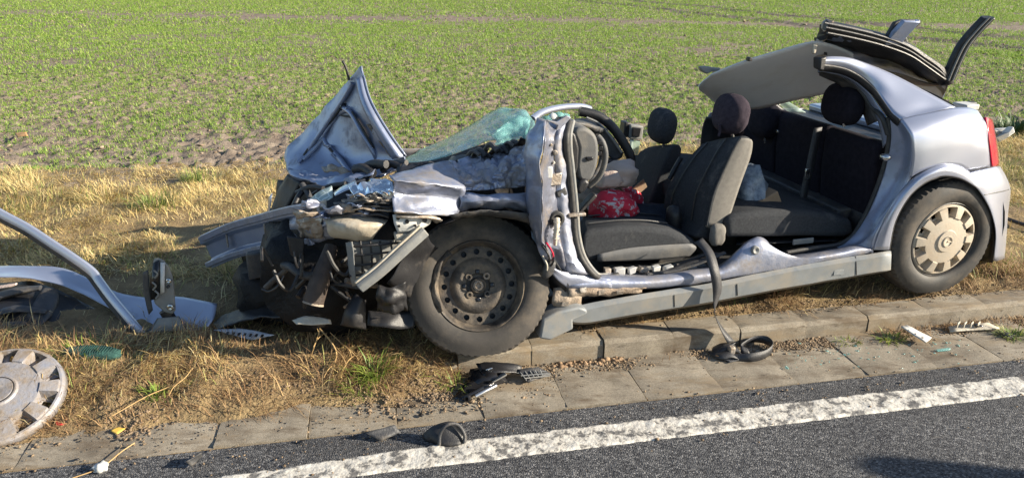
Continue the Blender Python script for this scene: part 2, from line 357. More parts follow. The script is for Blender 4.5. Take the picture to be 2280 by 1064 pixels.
def grid_mesh(name, s0, s1, t0, t1, ds, dt, mat, kind, parent=None):
    ns = int((s1-s0)/ds)+1; nt = int((t1-t0)/dt)+1
    s, t = np.meshgrid(np.linspace(s0, s1, ns), np.linspace(t0, t1, nt))
    x = s*math.cos(RA)-t*math.sin(RA); y = s*math.sin(RA)+t*math.cos(RA); z = zg(x, y)
    V = np.stack([x, y, z], -1).reshape(-1, 3)
    i = np.arange(ns*nt).reshape(nt, ns)
    Fq = np.stack([i[:-1, :-1], i[:-1, 1:], i[1:, 1:], i[1:, :-1]], -1).reshape(-1, 4)
    me = fast_mesh(name, V, Fq); ob = link(name, me, mat, parent); tag(ob, kind=kind); return ob
def fast_mesh(name, V, Fq):
    me = bpy.data.meshes.new(name); V = np.ascontiguousarray(V, dtype=np.float32); Fq = np.ascontiguousarray(Fq, dtype=np.int32); k = Fq.shape[1]
    me.vertices.add(len(V)); me.vertices.foreach_set('co', V.ravel()); me.loops.add(Fq.size); me.loops.foreach_set('vertex_index', Fq.ravel())
    me.polygons.add(len(Fq)); me.polygons.foreach_set('loop_start', np.arange(0, Fq.size, k, dtype=np.int32)); me.polygons.foreach_set('loop_total', np.full(len(Fq), k, np.int32))
    me.update(calc_edges=True); me.validate(); return me

def ground_mat(name, cols, scale, bump, bscale, rough=0.95, speck=None, dist=0.02, stain=None):
    m = bpy.data.materials.new(name); m.use_nodes = True; nt = m.node_tree; N = nt.nodes; L = nt.links; b = N['Principled BSDF']
    b.inputs['Roughness'].default_value = rough; b.inputs['Specular IOR Level'].default_value = 0.25
    g = N.new('ShaderNodeNewGeometry')
    def nz(sc, d=8, r=0.65):
        n = N.new('ShaderNodeTexNoise'); n.inputs['Scale'].default_value = sc; n.inputs['Detail'].default_value = d; n.inputs['Roughness'].default_value = r; L.new(g.outputs['Position'], n.inputs['Vector']); return n
    n1 = nz(scale); r1 = N.new('ShaderNodeValToRGB'); e = r1.color_ramp
    while len(e.elements) < len(cols): e.elements.new(0.5)
    for q, (p, c) in zip(e.elements, cols): q.position = p; q.color = (*c, 1)
    L.new(n1.outputs['Fac'], r1.inputs[0]); col = r1.outputs[0]
    n2 = nz(bscale, 4); bp = N.new('ShaderNodeBump'); bp.inputs['Strength'].default_value = bump; bp.inputs['Distance'].default_value = dist; L.new(n2.outputs['Fac'], bp.inputs['Height'])
    if speck:
        v = N.new('ShaderNodeTexVoronoi'); v.inputs['Scale'].default_value = speck[0]; L.new(g.outputs['Position'], v.inputs['Vector'])
        rs = N.new('ShaderNodeValToRGB'); ee = rs.color_ramp
        while len(ee.elements) < len(speck[1]): ee.elements.new(0.5)
        for q, (p, c) in zip(ee.elements, speck[1]): q.position = p; q.color = (*c, 1)
        sp = N.new('ShaderNodeSeparateColor'); L.new(v.outputs['Color'], sp.inputs[0]); L.new(sp.outputs[0], rs.inputs[0])
        mx = N.new('ShaderNodeMix'); mx.data_type = 'RGBA'; mx.blend_type = 'MULTIPLY'; mx.inputs['Factor'].default_value = 1.0; L.new(col, mx.inputs['A']); L.new(rs.outputs[0], mx.inputs['B']); col = mx.outputs['Result']
        ad = N.new('ShaderNodeMath'); ad.operation = 'MULTIPLY_ADD'; ad.inputs[1].default_value = -1.2; L.new(v.outputs['Distance'], ad.inputs[0]); L.new(n2.outputs['Fac'], ad.inputs[2]); L.new(ad.outputs[0], bp.inputs['Height'])
    if stain:
        mp = N.new('ShaderNodeMapping'); mp.inputs['Rotation'].default_value = (0, 0, -RA); mp.inputs['Scale'].default_value = (0.35, 1, 1); L.new(g.outputs['Position'], mp.inputs['Vector'])
        for sc_, c_, lo_, hi_ in stain:
            n4 = nz(sc_, 9, 0.7); L.new(mp.outputs[0], n4.inputs['Vector']); r4 = N.new('ShaderNodeMapRange'); r4.inputs['From Min'].default_value = lo_; r4.inputs['From Max'].default_value = hi_; L.new(n4.outputs['Fac'], r4.inputs['Value'])
            m4 = N.new('ShaderNodeMix'); m4.data_type = 'RGBA'; L.new(r4.outputs[0], m4.inputs['Factor']); L.new(col, m4.inputs['A']); m4.inputs['B'].default_value = (*c_, 1); col = m4.outputs['Result']
    L.new(col, b.inputs['Base Color']); L.new(bp.outputs[0], b.inputs['Normal']); return m
soil_m = ground_mat('field_soil', [(0.3, (0.15, 0.115, 0.09)), (0.5, (0.225, 0.18, 0.14)), (0.7, (0.29, 0.24, 0.19))], 6, 0.7, 40)
verge_m = ground_mat('verge_soil', [(0.3, (0.13, 0.09, 0.05)), (0.5, (0.25, 0.18, 0.095)), (0.7, (0.36, 0.27, 0.14))], 5, 0.8, 60)
asph_m = ground_mat('asphalt', [(0.3, (0.064, 0.066, 0.07)), (0.55, (0.085, 0.087, 0.09)), (0.75, (0.105, 0.106, 0.108))], 2.2, 0.5, 190, 0.85, (150, [(0.0, (0.28, 0.28, 0.32)), (0.5, (0.95, 0.95, 0.98)), (0.8, (1.6, 1.55, 1.5)), (1.0, (2.8, 2.7, 2.6))]), 0.012, [(1.2, (0.06, 0.06, 0.062), 0.52, 0.75), (14, (0.15, 0.13, 0.105), 0.62, 0.78)])
conc_m = ground_mat('weathered_concrete', [(0.30, (0.14, 0.12, 0.095)), (0.45, (0.25, 0.22, 0.175)), (0.70, (0.36, 0.322, 0.26))], 3.4, 0.16, 160, 0.9, (260, [(0.0, (0.75, 0.74, 0.72)), (0.6, (1, 1, 1)), (1.0, (1.15, 1.13, 1.1))]), 0.006, [(9, (0.13, 0.10, 0.07), 0.50, 0.66), (30, (0.085, 0.07, 0.055), 0.58, 0.70), (4, (0.24, 0.185, 0.12), 0.52, 0.64)])
far_m = ground_mat('far_ground', [(0.3, (0.10, 0.12, 0.04)), (0.6, (0.16, 0.17, 0.06))], 0.05, 0.2, 2)

gp = 1500.0
tag(mk('ground', [(-gp, -gp, -0.14), (gp, -gp, -0.14), (gp, gp, -0.14), (-gp, gp, -0.14)], [(0, 1, 2, 3)], far_m), kind='structure')
field = grid_mesh('field', -9.5, 11.5, T_FIELD-0.45, 13.0, 0.035, 0.035, soil_m, 'structure')
field_far = grid_mesh('far_field', -45, 50, 12.95, 62, 0.22, 0.2, soil_m, 'structure')
verge = grid_mesh('grass_verge', -6.5, 8.5, 2.60, 6.75, 0.025, 0.025, verge_m, 'structure')

# road, painted edge line
def strip(name, s0, s1, t0, t1, z, mat, ns=40, nt=6):
    V = [RD(s0+(s1-s0)*i/ns, t0+(t1-t0)*j/nt, z) for j in range(nt+1) for i in range(ns+1)]
    Fc = [(j*(ns+1)+i, j*(ns+1)+i+1, (j+1)*(ns+1)+i+1, (j+1)*(ns+1)+i) for j in range(nt) for i in range(ns)]
    return mk(name, V, Fc, mat)
road = tag(strip('road', -60, 60, -4.2, T_GUT-0.004, -0.004, asph_m), kind='structure')
line_m = bpy.data.materials.new('worn_line_paint'); line_m.use_nodes = True
def _line(m):
    N = m.node_tree.nodes; L = m.node_tree.links; b = N['Principled BSDF']; b.inputs['Roughness'].default_value = 0.75
    g = N.new('ShaderNodeNewGeometry'); n = N.new('ShaderNodeTexNoise'); n.inputs['Scale'].default_value = 15; n.inputs['Detail'].default_value = 10; n.inputs['Roughness'].default_value = 0.72
    L.new(g.outputs['Position'], n.inputs['Vector']); r = N.new('ShaderNodeValToRGB'); e = r.color_ramp
    e.elements[0].position = 0.43; e.elements[0].color = (0.13, 0.125, 0.12, 1); e.elements[1].position = 0.49; e.elements[1].color = (0.50, 0.475, 0.425, 1)
    q = e.elements.new(0.62); q.color = (0.62, 0.60, 0.55, 1)
    L.new(n.outputs['Fac'], r.inputs[0]); L.new(r.outputs[0], b.inputs['Base Color'])
    n2 = N.new('ShaderNodeTexNoise'); n2.inputs['Scale'].default_value = 60; n2.inputs['Detail'].default_value = 5; L.new(g.outputs['Position'], n2.inputs['Vector'])
    bp = N.new('ShaderNodeBump'); bp.inputs['Strength'].default_value = 0.55; bp.inputs['Distance'].default_value = 0.008; L.new(n2.outputs['Fac'], bp.inputs['Height']); L.new(bp.outputs[0], b.inputs['Normal'])
_line(line_m)
def edge_line():
    s0, s1, ds = -3.0, 6.0, 0.012; ns = int((s1-s0)/ds); nt = 18
    s, j = np.meshgrid(np.linspace(s0, s1, ns), np.arange(nt+1)/nt)
    lo = 2.312 + 0.006*(fbm(s*9, s*0+1, 3, 2)-0.5) + 0.007*(fbm(s*50, s*0, 2, 4)-0.5); hi = 2.452 - 0.045*smooth01((0.4-s)/1.0) + 0.008*(fbm(s*7, s*0+4, 3, 3)-0.5) + 0.012*(fbm(s*45, s*0+2, 2, 6)-0.5)
    t = lo+(hi-lo)*j; h = 0.0012+0.006*np.clip(fbm(s*24, t*24, 4, 12)-0.40, 0, 1)/0.6+0.003*(fbm(s*70, t*70, 2, 18)-0.5)
    ed = np.minimum(j, 1-j)*nt; h = np.where(ed < 0.5, -0.006, h)
    x = s*math.cos(RA)-t*math.sin(RA); y = s*math.sin(RA)+t*math.cos(RA)
    V = np.stack([x, y, h], -1).reshape(-1, 3); i = np.arange(ns*(nt+1)).reshape(nt+1, ns)
    me = fast_mesh('edge_line', V, np.stack([i[:-1, :-1], i[:-1, 1:], i[1:, 1:], i[1:, :-1]], -1).reshape(-1, 4))
    o = link('painted_edge_line', me, line_m); tag(o, kind='structure')
edge_line()

# gutter slabs and kerb stones, each its own piece
def slab_mesh(name, a, b, c, chamfer, seed, rough=0.004, front=False):
    rnd = random.Random(seed); bm = bmesh.new(); nx, ny = 10, 8
    vs = [[None]*(ny+1) for _ in range(nx+1)]
    for i in range(nx+1):
        for j in range(ny+1):
            x = -a/2+a*i/nx; y = -b/2+b*j/ny
            e = min(i, nx-i, j, ny-j)
            z = -chamfer*(1.0 if e == 0 else 0.0) + rough*(mnoise.noise(Vector((x*9+seed*3, y*9, seed)))+0.5*mnoise.noise(Vector((x*30+seed*3, y*30, seed))))
            if front: z = -chamfer*(2.2 if j == 0 else (0.35 if i in (0, nx) else 0.0)) + 0.7*z*(0 if e == 0 else 1)
            if e == 0:
                x += 0.004*mnoise.noise(Vector((x*25, y*25, seed*2.0))); y += 0.004*mnoise.noise(Vector((x*25, y*25, seed*2.0+7)))
            vs[i][j] = bm.verts.new((x, y, z))
    for i in range(nx):
        for j in range(ny): bm.faces.new((vs[i][j], vs[i+1][j], vs[i+1][j+1], vs[i][j+1]))
    rim = [vs[i][0] for i in range(nx+1)]+[vs[nx][j] for j in range(1, ny+1)]+[vs[i][ny] for i in range(nx-1, -1, -1)]+[vs[0][j] for j in range(ny-1, 0, -1)]
    bot = [bm.verts.new((v.co.x*1.0, v.co.y*(1.0 if not front else 1.04), -c)) for v in rim]; k = len(rim)
    for i in range(k): bm.faces.new((rim[(i+1) % k], rim[i], bot[i], bot[(i+1) % k]))
    bmesh.ops.recalc_face_normals(bm, faces=bm.faces)
    me = bpy.data.meshes.new(name); bm.to_mesh(me); bm.free(); me.materials.append(conc_m); me.shade_smooth(); me.set_sharp_from_angle(angle=rad(35)); return me
tag(strip('gutter_bed', -8, 9, T_GUT-0.01, T_KERB+0.01, -0.008, verge_m, 60, 2), kind='structure')
gut_root = empty('gutter', (0, 0, 0)); tag(gut_root, kind='structure')
kerb_root = empty('kerb', (0, 0, 0)); tag(kerb_root, kind='structure')
slabs = [slab_mesh('gutter_slab', 0.350, T_KERB-T_GUT-0.006, 0.10, 0.003, i) for i in range(4)]
stones = [slab_mesh('kerb_stone', 0.341, 0.14, 0.25, 0.009, 20+i, 0.006, True) for i in range(4)]
rnd = random.Random(5)
s = -4.2; i = 0
while s < 5.6:
    o = bpy.data.objects.new('gutter_slab', slabs[(i*7+3) % 4]); COL.objects.link(o); o.parent = gut_root
    o.location = RD(s+0.175, (T_KERB+T_GUT)/2, 0.002+rnd.uniform(-0.004, 0.004)); o.rotation_euler = (rad(rnd.uniform(-0.8, 0.8)), rad(rnd.uniform(-0.7, 0.7)), RA+rad(rnd.uniform(-0.8, 0.8))); s += 0.353; i += 1
s = -4.16; i = 0
while s < 5.6:
    hz = 0.094 if s > 0.1 else (0.028 if s < -0.3 else 0.05)
    o = bpy.data.objects.new('kerb_stone', stones[(i*5+1) % 4]); COL.objects.link(o); o.parent = kerb_root
    o.location = RD(s+0.172, T_KERB+0.07+rnd.uniform(-0.006, 0.006), hz+rnd.uniform(-0.006, 0.006)); o.rotation_euler = (rad(rnd.uniform(-2, 2)), rad(rnd.uniform(-0.8, 0.8)), RA+rad(rnd.uniform(-0.8, 0.8))); s += 0.345; i += 1

# ------------------------------------------------------------------ vegetation and soil crumbs (uncountable)
def blades(name, P, az, lean, Ln, wd, mat, curl=0.5, label=None, cat=None):
    """every blade a bent, tapering strip"""
    n = len(P); d = np.stack([np.cos(az), np.sin(az), np.zeros(n)], -1); sd = np.stack([-np.sin(az), np.cos(az), np.zeros(n)], -1)*wd[:, None]/2
    up = np.array([0, 0, 1.0]); l1 = lean; l2 = np.clip(lean+curl*(0.4+0.9*RNG.random(n)), 0, 1.75)
    m = P + (d*np.sin(l1)[:, None]+up*np.cos(l1)[:, None])*(Ln*0.55)[:, None]
    e = m + (d*np.sin(l2)[:, None]+up*np.cos(l2)[:, None])*(Ln*0.45)[:, None]
    V = np.stack([P-sd, P+sd, m+sd*0.8, m-sd*0.8, e], 1).reshape(-1, 3); b = np.arange(n)*5
    T = np.concatenate([np.stack([b, b+1, b+2], -1), np.stack([b, b+2, b+3], -1), np.stack([b+3, b+2, b+4], -1)])
    o = link(name, fast_mesh(name, V, T), mat, smooth=False); tag(o, label, cat, kind='stuff'); return o
def in_view(x, y, z=0.1, mx=0.12):
    dz = y*_c - (z-CAM_H)*_s; px = x/dz*F_PX/1140; py = (y*_s+(z-CAM_H)*_c)/dz*F_PX/532
    return (np.abs(px) < 1+mx) & (np.abs(py) < 1.0+2*mx) & (dz > 0.3)
seed_m = M('seedling_green', (0, 0, 0), rough=0.55, island=[(0.0, (0.13, 0.25, 0.035)), (0.4, (0.22, 0.37, 0.05)), (0.75, (0.33, 0.46, 0.08)), (1.0, (0.46, 0.51, 0.15))], trans=0.35)
straw_m = M('dry_grass', (0, 0, 0), rough=0.7, island=[(0.0, (0.30, 0.195, 0.08)), (0.2, (0.50, 0.36, 0.135)), (0.55, (0.67, 0.51, 0.21)), (0.88, (0.75, 0.62, 0.33)), (0.95, (0.40, 0.40, 0.12)), (1.0, (0.24, 0.32, 0.07))], trans=0.1)
green_m = M('verge_green', (0, 0, 0), rough=0.6, island=[(0.0, (0.10, 0.16, 0.035)), (0.5, (0.20, 0.27, 0.06)), (1.0, (0.36, 0.36, 0.10))], trans=0.3)
brown_m = M('dead_stems', (0, 0, 0), rough=0.8, island=[(0.0, (0.16, 0.09, 0.045)), (0.5, (0.32, 0.19, 0.09)), (1.0, (0.48, 0.33, 0.16))], trans=0.1)

def seedlings(t0, t1, dens, hgt, wid, nb):
    w = 0.72*t1+3; n = int((t1-t0)*2*w*dens); s = RNG.uniform(-w, w+2, n); t = RNG.uniform(t0, t1, n)
    x = s*math.cos(RA)-t*math.sin(RA); y = s*math.sin(RA)+t*math.cos(RA)
    k = in_view(x, y); s, t, x, y = s[k], t[k], x[k], y[k]
    # sown in rows; sparse next to the verge, bare in patches and in the tractor tracks
    dn = fbm(s*0.9, t*0.9, 4, 61)*0.70+fbm(s*6.5, t*6.5, 3, 71)*0.6+0.13*np.cos((t+0.12*s)*2*math.pi/0.25)
    edge = smooth01((t-6.4)/2.0)*0.28+smooth01((t-9)/12)*0.05
    bare = 0.34*np.exp(-((t-(22.5-0.4*(s-4.4)))/1.1)**2) + 0.5*tracks(x, y)
    k = RNG.random(len(s)) < np.clip((dn+edge-bare-0.655)*3.2, 0.02, 1); x, y, t = x[k], y[k], t[k]
    P = np.stack([x, y, zg(x, y)-0.004], -1); P = np.repeat(P, nb, 0); n = len(P)
    P[:, :2] += RNG.normal(0, 0.008, (n, 2))
    print('seedling blades', n)
    return blades('crop_seedlings', P, RNG.uniform(0, 6.283, n), RNG.uniform(0.05, 0.75, n), hgt*RNG.uniform(0.55, 1.25, n), wid*RNG.uniform(0.7, 1.2, n), seed_m, 0.8, 'young green cereal seedlings sprouting across the brown field', 'crop')
seedlings(T_FIELD+0.05, 13.0, 1150, 0.050, 0.0048, 3)
o2 = seedlings(13.0, 22, 480, 0.062, 0.008, 3); o3 = seedlings(22, 48, 150, 0.075, 0.015, 3)

def grass(name, s0, s1, t0, t1, dens, ln, wd, lean, mat, mask, label):
    n = int((s1-s0)*(t1-t0)*dens); s = RNG.uniform(s0, s1, n); t = RNG.uniform(t0, t1, n)
    x = s*math.cos(RA)-t*math.sin(RA); y = s*math.sin(RA)+t*math.cos(RA); k = in_view(x, y); s, t, x, y = s[k], t[k], x[k], y[k]
    k = RNG.random(len(s)) < mask(s, t)*clear(s, t); s, t, x, y = s[k], t[k], x[k], y[k]
    z = zg(x, y); k = z > 0.0; x, y, z, s, t = x[k], y[k], z[k], s[k], t[k]; n = len(x); print(name, n)
    az = 6.283*fbm(s*3.0, t*3.0, 2, 91)*2.2+RNG.normal(0, 0.9, n)
    hv = 0.35+2.2*np.clip(fbm(s*2.8+5, t*2.8, 4, 93)-0.22, 0, 1)
    return blades(name, np.stack([x, y, z-0.006], -1), az, np.clip(RNG.normal(lean, 0.35, n), 0.05, 1.5), ln*hv*RNG.uniform(0.5, 1.4, n), wd*RNG.uniform(0.6, 1.3, n), mat, 0.7, label, 'grass')
def clear(s, t):
    x = s*math.cos(RA)-t*math.sin(RA); y = s*math.sin(RA)+t*math.cos(RA)
    r = np.ones_like(s); r = np.where((x > -3.1) & (x < -1.16) & (y > 3.13) & (y < 3.75), 0.12, r)
    q = G(205, 786, .14); r = np.where((np.abs(x-q.x) < .15) & (y > q.y-.10) & (y < q.y+.06), 0.2, r)
    q = G(545, 745, .13); r = np.where((np.abs(x-q.x) < .16) & (y > q.y-.10) & (y < q.y+.08), 0.2, r); return r
def m_dry(s, t):
    a = fbm(s*2.0, t*2.0, 4, 101); far = smooth01((t-3.35)/0.5)
    lf = smooth01((0.66-s)/0.4)*smooth01((t-2.80)/0.2)
    e = 1-smooth01((t-6.2+0.4*(fbm(s*1.5, t*0, 2, 7)-0.5)+0.04*s)/0.3)
    return np.clip((a*2.4-0.52)*np.maximum(far, np.maximum(lf*0.9, 0.25*smooth01((t-3.12)/0.1))), 0, 1)*e
grass('dry_grass', -6, 8, 2.85, 6.7, 8500, 0.085, 0.0036, 1.15, straw_m, m_dry, 'matted straw coloured dry grass on the verge behind the kerb')
def m_green(s, t):
    a = fbm(s*1.6+30, t*1.6, 4, 111); right = smooth01((s-1.4)/1.0)*0.5
    return np.clip((a-0.52+0.25*right)*2.6, 0, 1)*smooth01((t-3.12)/0.2)*(1-smooth01((t-6.3)/0.4))
grass('green_grass', -6, 8, 2.9, 6.7, 1500, 0.075, 0.0036, 0.7, green_m, m_green, 'short green grass mixed into the dry verge')
def m_dead(s, t):
    a = fbm(s*4+3, t*4, 3, 121); return np.clip((a-0.30)*2.2, 0, 1)*smooth01((t-2.74)/0.08)*(1-smooth01((t-3.45)/0.25))*np.maximum(0.75*smooth01((t-3.04)/0.05), smooth01((0.75-s)/0.4))*smooth01((s+2.6)/1.0)
grass('dead_weed_stems', -3.2, 4, 2.70, 3.7, 15000, 0.095, 0.0030, 1.05, brown_m, m_dead, 'tangled brown dead weed stems along the buried kerb')

g = np.random.default_rng(41); n = 5200; s = g.uniform(1.0, 4.6, n); t = g.normal(2.925, 0.035, n); k = g.random(n) < np.clip((fbm(s*2.6, t*2.6, 3, 141)-0.40)*4, 0, 1); s, t = s[k], t[k]; n = len(s)
blades('gutter_litter', np.stack([s*math.cos(RA)-t*math.sin(RA), s*math.sin(RA)+t*math.cos(RA), np.full(n, .002)], -1), g.uniform(0, 6.283, n), np.clip(g.normal(1.1, .35, n), .2, 1.5), g.uniform(.02, .06, n), g.uniform(.0018, .0032, n), brown_m, .5, 'dead grass litter along the foot of the kerb', 'grass')
def crumbs(name, pts, sizes, mat, seed, label, flat=0.7):
    ico = bmesh.new(); bmesh.ops.create_icosphere(ico, subdivisions=1, radius=1.0); bv = np.array([v.co[:] for v in ico.verts]); bf = np.array([[v.index for v in f.verts] for f in ico.faces]); ico.free()
    n = len(pts); g = np.random.default_rng(seed); k = len(bv)
    V = bv[None]*(1+g.uniform(-0.55, 0.45, (n, k, 1)))*np.asarray(sizes)[:, None, None]
    V = V*np.stack([g.uniform(0.7, 1.4, n), g.uniform(0.7, 1.4, n), g.uniform(0.5, 1.0, n)*flat], -1)[:, None, :]
    an = g.uniform(0, 6.283, n); c, s_ = np.cos(an)[:, None], np.sin(an)[:, None]
    V = np.stack([V[..., 0]*c-V[..., 1]*s_, V[..., 0]*s_+V[..., 1]*c, V[..., 2]], -1) + np.asarray(pts)[:, None, :]
    Fq = (bf[None]+(np.arange(n)*k)[:, None, None]).reshape(-1, 3)
    o = link(name, fast_mesh(name, V.reshape(-1, 3), Fq), mat, smooth=False); tag(o, label, 'soil', kind='stuff'); return o
clay_m = M('clay_clods', (0, 0, 0), rough=0.95, bump=0.4, bscale=90, island=[(0.0, (0.13, 0.09, 0.055)), (0.5, (0.21, 0.15, 0.095)), (1.0, (0.30, 0.22, 0.14))])
orange_m = M('orange_clay', (0, 0, 0), rough=0.95, bump=0.4, bscale=90, island=[(0.0, (0.17, 0.11, 0.065)), (0.5, (0.28, 0.185, 0.11)), (1.0, (0.36, 0.25, 0.155))])
def crumb_strip(name, n, s0, s1, t0, t1, z0, sz, mat, seed, label, dens=None):
    g = np.random.default_rng(seed); s = g.uniform(s0, s1, n); t = g.normal((t0+t1)/2, (t1-t0)/4, n)
    if dens is not None:
        k = g.random(n) < dens(s, t); s, t = s[k], t[k]
    x = s*math.cos(RA)-t*math.sin(RA); y = s*math.sin(RA)+t*math.cos(RA); a = sz*np.minimum(g.gamma(1.4, 0.5, len(s)), 1.9)
    z = np.maximum(zg(x, y), z0)
    crumbs(name, np.stack([x, y, z+a*0.1], -1), a, mat, seed, label)
crumb_strip('gutter_soil', 20000, 0.6, 4.4, 2.84, 2.97, 0.003, 0.0034, clay_m, 3, 'loose brown soil crumbs lying along the foot of the kerb', lambda s, t: np.clip((fbm(s*3, t*3, 3, 9)-0.33)*3, 0, 1))
crumb_strip('kerb_back_soil', 9000, 0.3, 4.8, 3.06, 3.24, 0.096, 0.0034, clay_m, 4, 'dark soil crumbs spilled over the back of the kerb', lambda s, t: np.clip((fbm(s*4, t*4, 3, 19)-0.33)*3, 0, 1))
crumb_strip('bank_clods', 9000, -1.9, 0.7, 2.66, 2.98, 0.003, 0.0045, clay_m, 5, 'broken clay clods on the soil bank beside the gutter', lambda s, t: np.clip((fbm(s*4, t*4, 3, 29)-0.42)*5, 0, 1))
crumb_strip('bank_crumbs', 22000, -2.4, 0.8, 2.70, 3.25, 0.004, 0.0022, clay_m, 15, 'fine brown soil crumbs covering the bank beside the gutter')
crumb_strip('road_grit', 1500, -3, 4.5, 2.30, 2.75, 0.002, 0.0032, clay_m, 6, 'fine grit scattered on the gutter and road edge')
crumb_strip('orange_clay_clods', 110, 0.76, 1.1, 2.90, 2.95, 0.003, 0.008, orange_m, 8, 'orange clay clods at the foot of the kerb behind the front wheel')
g = np.random.default_rng(77); n = 70000; t = g.uniform(T_FIELD-0.1, 16, n); s = g.uniform(-12, 14, n); x = s*math.cos(RA)-t*math.sin(RA); y = s*math.sin(RA)+t*math.cos(RA)
k = in_view(x, y) & (g.random(n) < np.clip(fbm(s*1.3, t*1.3, 3, 57)*1.6-0.3, 0, 1)); x, y = x[k], y[k]; a = 0.0075*np.minimum(g.gamma(1.7, 0.6, len(x)), 3.2)
crumbs('field_clods', np.stack([x, y, zg(x, y)+a*0.2], -1), a, M('field_clod', (0, 0, 0), rough=0.95, bump=0.4, bscale=60, island=[(0.0, (0.15, 0.105, 0.072)), (0.5, (0.25, 0.185, 0.13)), (1.0, (0.33, 0.26, 0.19))]), 78, 'brown clods of ploughed soil between the seedlings')
g = np.random.default_rng(79); n = 16000; t = g.uniform(16, 45, n); s = g.uniform(-32, 36, n); x = s*math.cos(RA)-t*math.sin(RA); y = s*math.sin(RA)+t*math.cos(RA)
k = in_view(x, y) & (g.random(n) < np.clip(fbm(s*0.8, t*0.8, 3, 58)*1.6-0.3, 0, 1)); x, y = x[k], y[k]; a = 0.017*np.minimum(g.gamma(1.7, 0.6, len(x)), 2.6)
crumbs('distant_field_clods', np.stack([x, y, zg(x, y)+a*0.2], -1), a, MATS['field_clod'], 80, 'distant brown clods of ploughed soil in the far crop')

# ================================================================== THE WRECKED CAR
car = empty('crashed_car', CO); tag(car, 'crashed silver blue hatchback with crushed front, cut off roof and missing doors', 'car')

# ---- rear body side
quarter = sheet('rear_quarter_panel', SS([
    [(2004, 266, .075), (2030, 259, .07), (2064, 252, .065), (2100, 244, .065), (2126, 240, .07), (2155, 240, .085), (2176, 246, .11)],
    [(2016, 283, .03), (2045, 276, .026), (2072, 271, .022), (2110, 264, .022), (2140, 260, .028), (2165, 259, .045), (2187, 263, .075)],
    [(2027, 302, .0), (2055, 296, -.004), (2080, 292, -.006), (2115, 288, -.006), (2145, 285, .0), (2172, 282, .012), (2196, 280, .045)],
    [(2031, 330, -.012), (2056, 326, -.018), (2082, 322, -.02), (2118, 318, -.02), (2150, 314, -.014), (2177, 311, .0), (2201, 310, .035)],
    [(2031, 360, -.016), (2056, 352, -.024), (2085, 346, -.026), (2120, 343, -.026), (2152, 341, -.018), (2180, 340, -.004), (2206, 340, .03)],
    [(2026, 396, -.016), (2046, 384, -.026), (2078, 372, -.03), (2105, 367, -.032), (2134, 370, -.026), (2158, 382, -.012), (2210, 371, .028)]]), paint, car, n=4, m=4, solid=0.004)
arch_o = [(1944, 556, .0), (1957, 515, -.004), (1972, 480, -.008), (1990, 448, -.012), (2010, 420, -.016), (2040, 391, -.022), (2072, 374, -.028), (2104, 366, -.032), (2134, 370, -.028), (2158, 382, -.016)]
arch_m = [(1962, 556, -.02), (1974, 510, -.03), (1986, 478, -.035), (2003, 449, -.04), (2022, 424, -.045), (2048, 399, -.05), (2076, 384, -.055), (2104, 377, -.055), (2136, 383, -.05), (2166, 398, -.038)]
arch_i = [(1979, 556, -.02), (1988, 508, -.03), (1999, 478, -.035), (2014, 451, -.04), (2031, 429, -.045), (2055, 409, -.05), (2080, 397, -.055), (2106, 392, -.055), (2142, 399, -.05), (2178, 420, -.04)]
sheet('wheel_arch_flare', SS([arch_o, arch_m, arch_i]), paint, car, n=5, m=4, solid=0.004)
tube('arch_lip', [S(x, y, v+.012) for x, y, v in arch_i], 0.006, rubber, car, n=6)
# panel between door opening and wheel arch, and the door jamb turned inwards
shut = [(2004, 266, .075), (2018, 284, .03), (2029, 306, .002), (2032, 335, -.012), (2030, 365, -.014), (2022, 398, -.012), (2006, 428, -.006), (1984, 458, 0), (1964, 492, .004), (1948, 522, .006), (1938, 556, .01)]
rear_e = [(2005, 267, .075), (2022, 284, .03), (2033, 304, .0), (2037, 335, -.013), (2036, 362, -.016), (2028, 397, -.014), (2012, 420, -.014), (1992, 448, -.01), (1974, 480, -.006), (1958, 515, -.002), (1946, 556, .002)]
sheet('door_shut_edge', SS([shut, rear_e]), paint, car, n=4, m=2, solid=0.004)
seal = [(1977, 262, .13), (1980, 300, .12), (1975, 340, .12), (1964, 385, .12), (1948, 430, .12), (1926, 480, .12), (1903, 518, .12), (1888, 533, .12), (1862, 545, .12), (1815, 551, .12), (1752, 562, .12)]
jamb_mid = [(1994, 268, .10), (2006, 292, .075), (2014, 318, .06), (2012, 350, .055), (2003, 388, .055), (1987, 424, .055), (1962, 466, .06), (1935, 510, .06), (1920, 535, .06), (1905, 547, .06), (1890, 560, .06)]
sheet('door_jamb', SS([shut, jamb_mid, [(x, y, v) for x, y, v in seal[:11]]]) if False else SS([shut, jamb_mid, seal[:8]+[(1880, 538, .12), (1872, 544, .12), (1860, 549, .12)]]), paint_in, car, n=4, m=4, solid=0.004)
tube('door_seal', [S(*p) for p in seal], 0.011, rubber, car, n=8)
lump('door_striker', S(1972, 350, .055), CAX, (0.05, 0.05, 0.035), steel, car, amp=0.1, seed=2, res=2)
